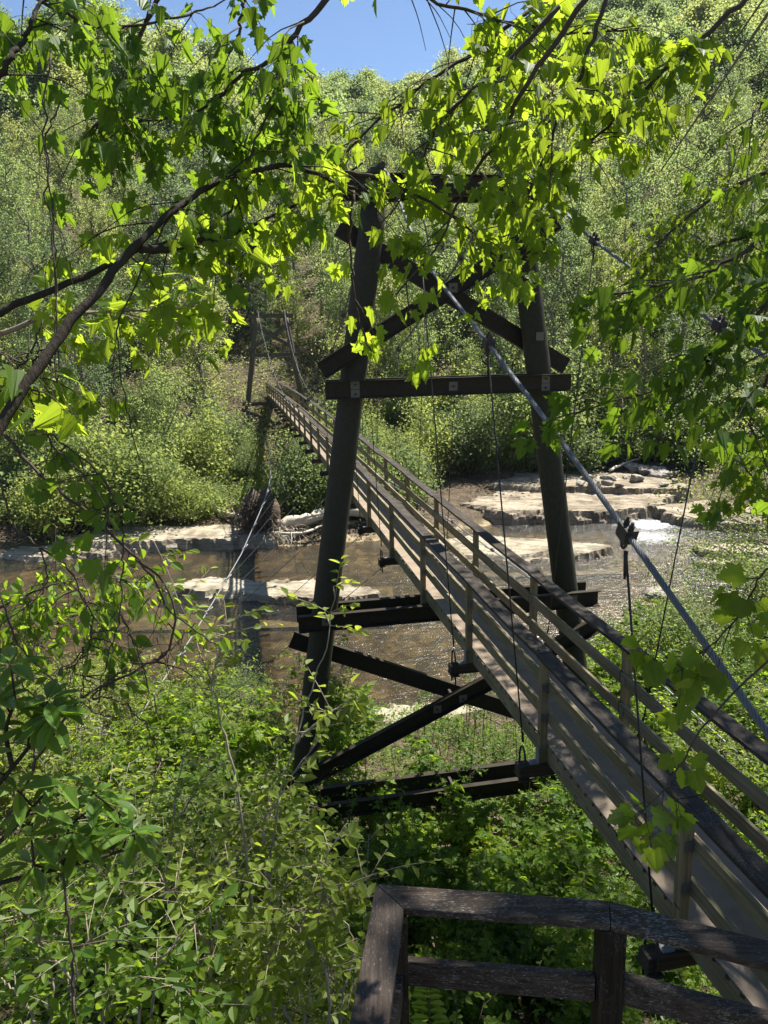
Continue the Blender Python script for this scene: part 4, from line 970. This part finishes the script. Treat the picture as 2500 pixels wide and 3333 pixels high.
# fern-like frond by the railing
fo = empty('fern', at(1385, 3300, 4.6)); tag(fo, 'bright green fern frond seen through the landing railing', 'fern')
W = MB(); F = MB(); b0 = at(1400, 3330, 4.5); b1 = at(1385, 3180, 4.55); P = spline([b0 + [0, 0, -.25], b0, (b0 + b1) / 2 + [0, .03, .01], b1], 14); W.tube(P, np.linspace(.004, .0015, 14), 4)
for s in (-1, 1):
    q = P[4:]; m = len(q); F.leaves(q, nrm(np.tile([s * .9, .1, .12], (m, 1)) + r3.normal(size=(m, 3)) * .06), np.tile([0, -.45, .9], (m, 1)), np.linspace(.12, .05, m), LONG)
W.build('stem', M['bark_dark'], fo); F.build('foliage', M['shrub'], fo)

# ------------------------------------------------------------------ traced foreground branches
GAP = [(at(320, 2790, 2.85), .2)]      # sunlit leaves down there: a gap in the boughs above
def sunny(p):
    for c, r in GAP:
        d = p - c; a = d.dot(SUN)
        if a > .3 and np.linalg.norm(d - a * SUN) < r: return True
    return False
def leafy(name, label, cat, path, r, leaf, size, ntw, tl=(.12, .34), t0=.1, seed=0, shape=MAPLE, pairs=(2, 4), bark='bark_dark', droop=.45, extra=None, group=None, up=.5, n=26):
    rg = rg_(seed); P = spline([at(*p) for p in path], n); o = empty(name, P[0]); tag(o, label, cat, group)
    P[1:-1] += rg.normal(size=(n - 2, 3)) * .004
    MB().tube(P, np.linspace(r[0], r[1], n), 8).build('limb', M[bark], o)
    W = MB(); F = MB(); Lp = []; Lt = []; Ln = []; Ls = []
    T = nrm(np.gradient(P, axis=0))
    for k in range(ntw):
        t = t0 + (1 - t0) * (k + rg.random()) / ntw; f = t * (n - 1); i = min(int(f), n - 2); q = P[i] + (P[i + 1] - P[i]) * (f - i)
        d = nrm(T[i] * rg.uniform(.1, .9) + rg.normal(size=3) * [.7, .6, .5] + [0, 0, -.1]); ln = rg.uniform(*tl)
        e = q + d * ln + [0, 0, -droop * ln * .5]; tw = spline([q, q + d * ln * .55, e], 6); W.tube(tw, np.linspace(.0032, .0013, 6), 4)
        m = rg.integers(*pairs)
        if sunny(e): continue
        for j in range(m):
            s = 1 if j == m - 1 else .35 + .6 * j / m; b = q + (e - q) * s; sd = nrm(np.cross(d, rg.normal(size=3)))
            for sg in ((-1, 1) if j < m - 1 else (-1, 0, 1)):
                pd = nrm(d * (.5 if sg else 1.2) + sd * sg + [0, 0, -.15] + rg.normal(size=3) * .2); z = size * rg.uniform(.62, 1.2); pe = b + pd * z * rg.uniform(.4, .75)
                W.tube([b, (b + pe) / 2 + [0, 0, .004], pe], .0011, 3)
                Lp.append(pe); Lt.append(nrm(pd * .6 + np.array([0, 0, -droop * 2.0]) + rg.normal(size=3) * .28)); Ln.append(nrm(rg.normal(size=3) * .5 + [.1, -.55, up + .15])); Ls.append(z)
    W.build('twigs', M[bark], o)
    if Lp: F.leaves(np.array(Lp), np.array(Lt), np.array(Ln), np.array(Ls), shape); F.build('foliage', M[leaf], o)
    return o
MBR = 'maple branch'
S = 90
def br(label, path, r, ntw, seed, **k):
    k.setdefault('leaf', 'maple'); k.setdefault('size', .068); ntw = max(4, int(ntw * (.86 if seed not in (4, 17, 18, 19) else .72)))
    return leafy('maple_branch', label, MBR, path, r, k.pop('leaf'), k.pop('size'), ntw, seed=seed, **k)
br('thick dark maple limb rising from the left edge and arching over the middle', [(-90, 1560, 2.3), (60, 1290, 2.4), (200, 1095, 2.5), (330, 930, 2.6), (450, 790, 2.7), (560, 690, 2.8), (700, 590, 2.9), (790, 560, 2.95), (960, 538, 3.0), (1070, 585, 3.05), (1180, 622, 3.1), (1290, 625, 3.2)], (.020, .005), 26, 1, t0=.42, bark='bark_main', n=44)
br('straight dark maple limb crossing the left side below the thick limb', [(-60, 1045, 2.6), (120, 965, 2.7), (300, 890, 2.8), (470, 812, 2.9), (620, 780, 3.0), (760, 765, 3.1), (900, 700, 3.2), (1060, 610, 3.3), (1180, 530, 3.3)], (.013, .005), 13, 2, t0=.3, bark='bark_main')
br('short gnarled maple spur under the arching limb', [(455, 812, 2.72), (560, 806, 2.75), (640, 784, 2.8), (760, 790, 2.85), (842, 806, 2.9)], (.016, .007), 6, 3, t0=.2, bark='bark_main')
br('long maple branch slanting from the top centre down over the tower', [(1930, -30, 2.7), (1777, 181, 2.8), (1695, 301, 2.85), (1657, 384, 2.9), (1612, 467, 2.95), (1536, 573, 3.0), (1468, 700, 3.0), (1416, 814, 3.05), (1288, 960, 3.1)], (.011, .003), 20, 4)
br('maple branch hanging from the top right of centre beside the slanting one', [(1985, -30, 3.0), (1928, 128, 3.0), (1890, 249, 3.05), (1830, 362, 3.1), (1792, 467, 3.1), (1732, 603, 3.15), (1650, 780, 3.2)], (.009, .003), 16, 5)
br('bright maple branch reaching in from the top right corner', [(2440, -20, 3.1), (2305, 105, 3.15), (2177, 218, 3.2), (2079, 316, 3.25), (1951, 437, 3.3), (1838, 520, 3.35), (1740, 590, 3.4)], (.012, .003), 40, 6)
br('maple branch sweeping down left from the top above the cap beam', [(1820, 20, 2.9), (1672, 181, 2.95), (1544, 286, 3.0), (1438, 400, 3.05), (1363, 542, 3.1), (1270, 700, 3.1)], (.01, .003), 20, 7)
br('maple branch running along the sky gap at the top centre', [(1730, 30, 3.2), (1514, 188, 3.2), (1400, 264, 3.2), (1250, 377, 3.3), (1100, 520, 3.3), (960, 700, 3.3)], (.009, .003), 32, 8)
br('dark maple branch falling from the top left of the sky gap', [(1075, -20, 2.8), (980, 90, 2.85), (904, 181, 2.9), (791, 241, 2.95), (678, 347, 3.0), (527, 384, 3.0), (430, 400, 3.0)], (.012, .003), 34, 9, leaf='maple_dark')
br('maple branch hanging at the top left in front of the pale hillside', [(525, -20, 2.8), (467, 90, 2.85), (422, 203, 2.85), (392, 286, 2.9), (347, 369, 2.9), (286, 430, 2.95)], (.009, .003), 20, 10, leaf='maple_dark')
br('short maple twig dropping into the blue sky', [(800, -30, 2.9), (786, 60, 2.9), (768, 140, 2.9), (742, 175, 2.95)], (.008, .003), 5, 11, leaf='maple_dark')
br('maple branch hanging down from the top centre over the arching limb', [(905, 190, 3.0), (880, 350, 3.0), (830, 460, 3.0), (785, 590, 3.05), (740, 720, 3.05)], (.006, .003), 16, 12, leaf='maple_dark')
br('leafy maple branch across the very top left', [(60, -40, 2.7), (200, 40, 2.7), (330, 90, 2.75), (560, 60, 2.8), (700, 20, 2.85)], (.008, .003), 12, 13, leaf='maple_dark', t0=.0)
br('leafy maple branch across the very top right', [(1300, -40, 3.1), (1500, 30, 3.1), (1700, 80, 3.1), (1900, 110, 3.2), (2080, 90, 3.2)], (.008, .003), 34, 14, t0=0)
br('grey maple limb leaning in at the upper left edge', [(-40, 300, 2.6), (30, 190, 2.6), (75, 130, 2.65), (108, 60, 2.65), (150, -30, 2.7)], (.012, .006), 10, 15, leaf='maple_dark', bark='bark_main')
br('low leafy maple branch with bright leaves on the left below the limb', [(-60, 1110, 3.2), (120, 1040, 3.2), (260, 1020, 3.25), (400, 1015, 3.3), (560, 1005, 3.3), (690, 985, 3.4)], (.012, .003), 30, 16, bark='bark_pale', t0=.15, droop=.2)
br('drooping maple twig with leaves in front of the left tower leg', [(1150, 620, 3.3), (1140, 800, 3.3), (1150, 930, 3.3), (1165, 1030, 3.35), (1210, 1160, 3.35)], (.007, .003), 6, 17, tl=(.05, .2))
br('leafy maple branch above the brace crossing', [(1120, 560, 3.1), (1250, 590, 3.1), (1400, 660, 3.15), (1520, 740, 3.2), (1600, 830, 3.2), (1640, 920, 3.25)], (.008, .003), 16, 18, tl=(.1, .3))
br('leafy maple branch over the right end of the cap beam', [(1560, 560, 3.2), (1640, 620, 3.2), (1700, 680, 3.25), (1760, 740, 3.3), (1800, 800, 3.3)], (.006, .003), 7, 19, tl=(.06, .2))
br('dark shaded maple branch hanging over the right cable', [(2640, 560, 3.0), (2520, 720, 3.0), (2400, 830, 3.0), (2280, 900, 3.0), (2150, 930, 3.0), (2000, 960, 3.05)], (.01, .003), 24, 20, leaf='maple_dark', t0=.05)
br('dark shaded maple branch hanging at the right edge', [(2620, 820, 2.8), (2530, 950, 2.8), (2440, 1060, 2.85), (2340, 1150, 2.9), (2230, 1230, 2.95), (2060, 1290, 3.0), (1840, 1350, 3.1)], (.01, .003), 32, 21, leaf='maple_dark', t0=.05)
br('dark maple leaves at the upper right edge', [(2620, 260, 2.8), (2540, 300, 2.8), (2470, 350, 2.85), (2440, 420, 2.85)], (.006, .003), 9, 22, leaf='maple_dark')
br('dark maple branch drooping at the far right beside the cable clamp', [(2600, 1080, 2.7), (2520, 1200, 2.7), (2450, 1320, 2.75), (2440, 1420, 2.8)], (.006, .003), 14, 23, leaf='maple_dark')
br('bright maple branch of the lower right edge above the river', [(2620, 1330, 4.2), (2520, 1400, 4.2), (2440, 1440, 4.2), (2380, 1470, 4.2), (2480, 1580, 4.2), (2500, 1660, 4.2)], (.009, .003), 26, 24)
leafy('leafy_branch', 'small leaved green branch of a tree at the right behind the shaded maple', 'branch', [(2700, 500, 9), (2500, 560, 9), (2330, 640, 9), (2200, 740, 9), (2120, 830, 9), (2080, 930, 9)], (.03, .006), 'maple', .085, 90, (.2, .8), .1, 30, SIX, (4, 7), n=30)
leafy('leafy_branch', 'small leaved green branch below the other one at the right', 'branch', [(2700, 760, 9.5), (2500, 760, 9.5), (2330, 800, 9.5), (2200, 880, 9.5), (2160, 980, 9.5)], (.03, .006), 'maple_dark', .085, 80, (.2, .8), .1, 31, SIX, (4, 7), n=30)
# vines with grape-like leaves over the bridge
leafy('vine', 'vine with lobed bright leaves hanging in front of the footbridge', 'vine', [(2560, 2090, 3.1), (2500, 2145, 3.1), (2327, 2313, 3.1), (2230, 2458, 3.1), (2182, 2545, 3.1), (2124, 2612, 3.1), (2066, 2670, 3.1)], (.005, .0025), 'maple', .095, 7, (.06, .16), .45, 33, MAPLEB, (1, 3), droop=.25)
leafy('vine', 'vine with lobed bright leaves beside the right backstay cable', 'vine', [(2560, 1820, 3.4), (2480, 1870, 3.4), (2420, 1980, 3.4), (2340, 2080, 3.4), (2260, 2140, 3.4), (2200, 2190, 3.4)], (.005, .0025), 'maple', .095, 11, (.06, .2), .1, 34, MAPLEB, (1, 3), droop=.3)
# leafless vines and twigs on the left
def twigset(label, paths, r=(.006, .002), seed=0, bark='bark_dark', name='bare_vine', side=8):
    rg = rg_(seed); o = None; W = MB(); first = None
    for p in paths:
        P = spline([at(*q) for q in p], 30); P[1:-1] += rg.normal(size=(28, 3)) * .004
        if first is None: first = P[0]
        W.tube(P, np.linspace(r[0], r[1], 30), 6)
        for k in range(side):
            i = rg.integers(4, 28); d = nrm(rg.normal(size=3) + [0, 0, -.3]); ln = rg.uniform(.08, .35)
            W.tube(spline([P[i], P[i] + d * ln * .5 + rg.normal(size=3) * .02, P[i] + d * ln + [0, 0, -.05]], 6), np.linspace(r[1] * .8, .0009, 6), 4)
    o = W.build(name, M[bark], None, first); tag(o, label, 'vine'); return o
D3 = 3.0
def dd(pts, d=D3): return [(x, y, d) for x, y in pts]
twigset('long dark bare vine slanting from the left edge across the river', [dd([(-30, 1380), (27, 1427), (119, 1533), (252, 1639), (358, 1732), (424, 1798), (504, 1891), (550, 1983), (636, 2050), (703, 2096)])], (.0075, .003), 1)
twigset('dark bare twig curling back in an arc over the brown shallows', [dd([(440, 1820), (530, 1891), (570, 1997), (550, 2116), (457, 2176), (265, 2282), (150, 2426), (75, 2577), (-30, 2742)], 2.9)], (.004, .006), 2)
twigset('pair of thin bare vines hanging straight down at the upper left', [dd([(165, 170), (140, 420), (160, 560), (150, 650), (175, 750), (182, 1000), (184, 1340)], 2.6), dd([(200, 330), (150, 450), (165, 640), (178, 900), (190, 1320)], 2.62)], (.003, .0025), 3, side=5)
twigset('thin curved vine hanging from the arching limb past the far bushes', [dd([(560, 700), (475, 850), (396, 1022), (380, 1085), (392, 1196), (408, 1322), (421, 1370), (456, 1493), (500, 1580)], 2.8)], (.004, .0018), 4, side=5)
twigset('dark bare twigs at the left edge under the thick limb', [dd([(38, 1253), (104, 1313), (152, 1386), (171, 1440), (250, 1530), (340, 1640), (380, 1760)], 2.6), dd([(-20, 1420), (89, 1227), (127, 1148), (180, 1120)], 2.5), dd([(-20, 1300), (60, 1210), (120, 1100), (140, 1040)], 2.5)], (.005, .0025), 5)
twigset('straight dark bare twig hanging over the middle of the left shallows', [dd([(398, 1718), (398, 1864), (391, 1997), (340, 2180), (318, 2300)], 2.9), dd([(391, 1997), (440, 2100), (480, 2230), (520, 2330)], 2.9)], (.0035, .002), 6)
twigset('tangle of thin bare twigs over the left shore', [dd([(0, 1560), (40, 1692), (119, 1771), (152, 1851), (133, 1930), (0, 2037)], 3.1), dd([(120, 1775), (220, 1850), (280, 1980), (300, 2080), (270, 2200), (300, 2320)], 3.1), dd([(300, 2080), (250, 2140), (200, 2210)], 3.1), dd([(0, 1930), (60, 2090), (140, 2180), (230, 2260), (330, 2330), (430, 2330)], 3.0), dd([(0, 2120), (50, 2190), (80, 2240), (200, 2330)], 3.0)], (.0045, .0018), 7, side=12)
twigset('bare arched twig above the rhododendron', [dd([(301, 2268), (392, 2283), (467, 2350), (527, 2486)], 2.8), dd([(450, 2180), (560, 2110), (640, 2030)], 2.9), dd([(301, 2268), (380, 2200), (457, 2176)], 2.85)], (.0042, .002), 8)
twigset('dark upright stem standing behind the rhododendron leaves', [dd([(136, 2540), (173, 2690), (211, 2878), (234, 3104), (241, 3300)], 3.0)], (.004, .006), 9)
# leafy shoots on the left
leafy('leafy_shoot', 'bright leafy shoot over the brown water at the left edge', 'shoot', [(-60, 2000, 4.4), (60, 1950, 4.4), (180, 1900, 4.4), (300, 1880, 4.4), (420, 1890, 4.4), (520, 1900, 4.4)], (.007, .002), 'shrub', .075, 34, (.15, .5), .0, 40, OVAL, (3, 6), droop=.3)
leafy('leafy_shoot', 'bright leafy shoot lower down over the left shallows', 'shoot', [(-60, 2160, 4.6), (60, 2080, 4.6), (150, 2040, 4.6), (260, 2000, 4.6)], (.007, .002), 'shrub', .078, 26, (.15, .5), .0, 41, OVAL, (3, 6), droop=.3)
leafy('leafy_shoot', 'dark lobed leaves hanging on the left twigs', 'shoot', [(60, 1330, 2.7), (200, 1440, 2.75), (310, 1530, 2.8), (360, 1600, 2.8), (390, 1680, 2.85)], (.004, .002), 'maple_dark', .075, 7, (.06, .22), .0, 42, MAPLEB, (1, 3), droop=.3)
leafy('leafy_shoot', 'leafy shoot with dark leaves at the left edge under the thick limb', 'shoot', [(-60, 1100, 2.5), (40, 1180, 2.5), (90, 1260, 2.5), (150, 1300, 2.5)], (.004, .002), 'maple', .085, 7, (.06, .25), .0, 43, MAPLE, (1, 3), droop=.4)
leafy('leafy_shoot', 'dark round leaves hanging among bare twigs over the left shallows', 'shoot', [(230, 1900, 3.0), (300, 2000, 3.0), (290, 2100, 3.0), (240, 2180, 3.0), (330, 2240, 3.0)], (.003, .002), 'maple_dark', .07, 12, (.05, .2), .0, 44, OVAL, (1, 3), droop=.3)
# pale saplings in front of the left tower leg
def hero_sapling(label, stems, seed, leaf='pale', size=.075, shape=SERR, ntw=16):
    rg = rg_(seed); o = None
    for st in stems:
        P = spline([at(*q) for q in st], 26)
        if o is None: o = empty('tall_sapling', P[0]); tag(o, label, 'sapling'); W = MB(); F = MB()
        P[1:-1] += rg.normal(size=(24, 3)) * .006; W.tube(P, np.linspace(.010, .003, 26), 6)
        for k in range(ntw):
            i = rg.integers(5, 26); q = P[i]; d = nrm(np.append(rg.normal(size=2), rg.uniform(-.1, .8))); ln = rg.uniform(.1, .4); e = q + d * ln
            W.tube([q, q + d * ln * .5 + [0, 0, .01], e], [.0035, .0025, .0012], 4); m = rg.integers(4, 8); s = np.linspace(.3, 1.05, m); pts = q + (e - q) * s[:, None]
            sd = nrm(np.cross(d, [0, 0, 1.])); sg = np.where(np.arange(m) % 2 == 0, 1, -1)[:, None]
            F.leaves(pts, nrm(d * .6 + sd * sg * .8 + rg.normal(size=(m, 3)) * .35 + [0, 0, -.1]), nrm(rg.normal(size=(m, 3)) * .4 + [0, -.15, 1]), size * rg.uniform(.7, 1.25, m), shape)
    W.build('stem', M['bark_pale'], o); F.build('foliage', M[leaf], o); return o
hero_sapling('tall pale sapling with toothed leaves in front of the left tower leg', [[(890, 3330, 4.8), (880, 2900, 4.8), (900, 2650, 4.8), (960, 2420, 4.85), (1020, 2220, 4.9), (1070, 2080, 4.9), (1085, 1910, 4.9)], [(960, 2420, 4.85), (1060, 2330, 4.85), (1160, 2270, 4.85)], [(880, 2900, 4.8), (860, 2700, 4.8), (900, 2600, 4.8), (1040, 2400, 4.8)]], 51)
hero_sapling('pale thin sapling leaning left over the bridge shadow', [[(830, 3000, 5.4), (770, 2560, 5.4), (720, 2350, 5.4), (690, 2230, 5.4), (625, 2060, 5.4), (560, 1900, 5.4), (500, 1760, 5.4)], [(690, 2230, 5.4), (720, 2100, 5.4), (780, 2000, 5.4)]], 52, ntw=12)
hero_sapling('pale sapling with toothed leaves beside the landing railing corner', [[(1080, 3400, 4.3), (1060, 3150, 4.3), (1040, 2980, 4.3), (1060, 2800, 4.35), (1130, 2680, 4.35)], [(1060, 3150, 4.3), (960, 3000, 4.3), (900, 2900, 4.3)], [(1040, 2980, 4.3), (1120, 2900, 4.3), (1230, 2840, 4.3)]], 53, ntw=15)
hero_sapling('leafy pale sapling in the lower middle of the thicket', [[(700, 3400, 4.4), (690, 3100, 4.4), (740, 2900, 4.4), (820, 2760, 4.4)], [(690, 3100, 4.4), (600, 2950, 4.4), (520, 2860, 4.4)], [(760, 3400, 4.3), (860, 3150, 4.3), (930, 3000, 4.3)]], 54, ntw=15)
hero_sapling('green oval leaved sapling at the bottom left corner', [[(200, 3500, 3.9), (240, 3200, 3.9), (330, 2980, 3.9)], [(240, 3200, 3.9), (120, 3050, 3.9), (60, 2950, 3.9)], [(420, 3500, 4.0), (470, 3250, 4.0), (560, 3080, 4.0), (700, 2930, 4.0)], [(600, 3500, 3.9), (640, 3300, 3.9), (560, 3180, 3.9)]], 55, 'shrub', .075, OVAL, 20)
for k, (px, py, d, lf, sz, sh) in enumerate([(330, 3150, 4.6, 'shrub', .075, OVAL), (520, 2900, 5.2, 'shrub', .08, OVAL), (720, 2700, 5.8, 'pale', .08, SERR), (980, 3200, 4.4, 'pale', .075, SERR), (620, 3200, 4.3, 'shrub', .08, OVAL), (430, 2680, 6.2, 'shrub', .085, OVAL), (850, 3050, 4.8, 'shrub', .07, OVAL), (150, 3200, 4.2, 'shrub', .08, OVAL), (560, 2520, 7.0, 'pale', .085, SERR), (1120, 3060, 4.6, 'pale', .075, SERR)]):
    hero_sapling('%s spray of %s leaves rising from the thicket at lower left' % (('bright green', 'oval') if lf == 'shrub' else ('yellowish', 'toothed')), [[(px - 30, py + 420, d), (px, py + 180, d), (px + 25, py, d + .05), (px + 60 * (-1) ** k, py - 150, d + .1)], [(px, py + 180, d), (px + 90 * (-1) ** k, py + 40, d), (px + 170 * (-1) ** k, py - 40, d + .1)]], 70 + k, lf, sz, sh, 9)['group'] = 'leafy sprays rising from the thicket'
# rhododendron
def rhodo(label, stems, seed, size=.12):
    rg = rg_(seed); o = None; W = MB(); F = MB()
    for st, whorls in stems:
        P = spline([at(*q) for q in st], 20)
        if o is None: o = empty('rhododendron', P[0]); tag(o, label, 'shrub')
        W.tube(P, np.linspace(.009, .005, 20), 7)
        for t in whorls:
            i = int(t * 19); q = P[i]; sp = q + np.array([rg.normal() * .07, rg.normal() * .05, rg.uniform(.02, .12)]); W.tube([q, sp], .004, 5); m = rg.integers(6, 10)
            a = np.arange(m) * 2 * np.pi / m + rg.uniform(0, 6); el = rg.uniform(-.55, .65, m)
            Tt = np.c_[np.cos(a) * np.cos(el), np.sin(a) * np.cos(el), np.sin(el)]
            F.leaves(sp + Tt * .012, Tt, nrm(np.c_[-np.cos(a) * np.sin(el), -np.sin(a) * np.sin(el), np.cos(el)] + rg.normal(size=(m, 3)) * .15), size * rg.uniform(.7, 1.2, m), LONG)
    W.build('stem', M['bark_main'], o); F.build('foliage', M['rhodo'], o)
rhodo('sunlit rhododendron branch with long glossy leaves at lower left', [([(-60, 2890, 2.7), (110, 2845, 2.75), (203, 2825, 2.8), (362, 2780, 2.85), (440, 2750, 2.9)], (.45, .62, .72, .88, 1.0)), ([(203, 2825, 2.8), (215, 2740, 2.8), (225, 2690, 2.85)], (.8, 1.0)), ([(362, 2780, 2.85), (380, 2690, 2.9), (390, 2650, 2.9)], (1.0,)), ([(110, 2845, 2.75), (110, 2800, 2.7)], (1.0,))], 61)
rhodo('shaded rhododendron branch with dark leaves at the left edge', [([(-60, 2620, 2.6), (40, 2500, 2.6), (120, 2400, 2.65), (180, 2330, 2.7)], (.3, .55, .75, .9, 1.0)), ([(40, 2500, 2.6), (20, 2380, 2.6), (50, 2280, 2.6)], (.5, .8, 1.0)), ([(-40, 2780, 2.6), (60, 2680, 2.6), (140, 2590, 2.65)], (.5, .8, 1.0))], 62)

# the canopy overhead that these limbs belong to, above and right of the frame: it shades the landing and the near deck
mt = empty('maple_tree', (6.2, 1.0, float(hz(6.2, 1.0)) - .1)); tag(mt, 'large maple overhanging the landing from the right', 'tree')
W = MB(); bz = np.array(mt.location); top = np.array([5.6, 4.5, CZ + 8.5])
tr = spline([bz, bz + [0, .6, 5], top], 12); W.tube(tr, np.linspace(.26, .09, 12), 12); W.build('trunk', M['bark'], mt)
W = MB(); F = MB(); r4 = rg_(123); cl = []
def hidden(p):                      # outside the field of view
    d = p - np.array([0, 0, CZ]); f = d[:, 1] * math.cos(PITCH) - d[:, 2] * math.sin(PITCH); u = d[:, 1] * math.sin(PITCH) + d[:, 2] * math.cos(PITCH)
    return (f < .3) | (u / np.maximum(f, .01) > .74) | (abs(d[:, 0]) / np.maximum(f, .01) > .57)
for i in range(245):
    g = np.array([r4.uniform(.9, 3.4), r4.uniform(4.5, 15.0), -4.4]) if i < 52 else (np.array([r4.uniform(-.3, 2.2), r4.uniform(2.3, 4.5), -2.6]) if i < 82 else (np.array([r4.uniform(-4.5, .3), r4.uniform(4.0, 9.5), -5.6]) if i < 182 else np.array([r4.uniform(-.8, 3.6), r4.uniform(4.5, 12), -7.6])))
    t = r4.uniform(10, 16); c_ = g + SUN / SUN[2] * t + np.array([0, 0, CZ])
    cl.append(c_)
    if i % 3 == 0: W.tube(spline([tr[8], (tr[9] + c_) / 2 + [0, 0, .6], c_], 8), np.linspace(.05, .01, 8), 5)
cl = np.array(cl); n = 60; P = np.repeat(cl, n, 0) + r4.normal(size=(len(cl) * n, 3)) * [.5, .5, .3]; P = P[hidden(P)]; m = len(P)
F.leaves(P, nrm(r4.normal(size=(m, 3)) + [0, 0, -.4]), nrm(r4.normal(size=(m, 3)) * .45 + [0, 0, 1]), .15 * r4.uniform(.7, 1.3, m), SIX)
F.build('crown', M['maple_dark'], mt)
W2 = W
W2.build('limb', M['bark'], mt)
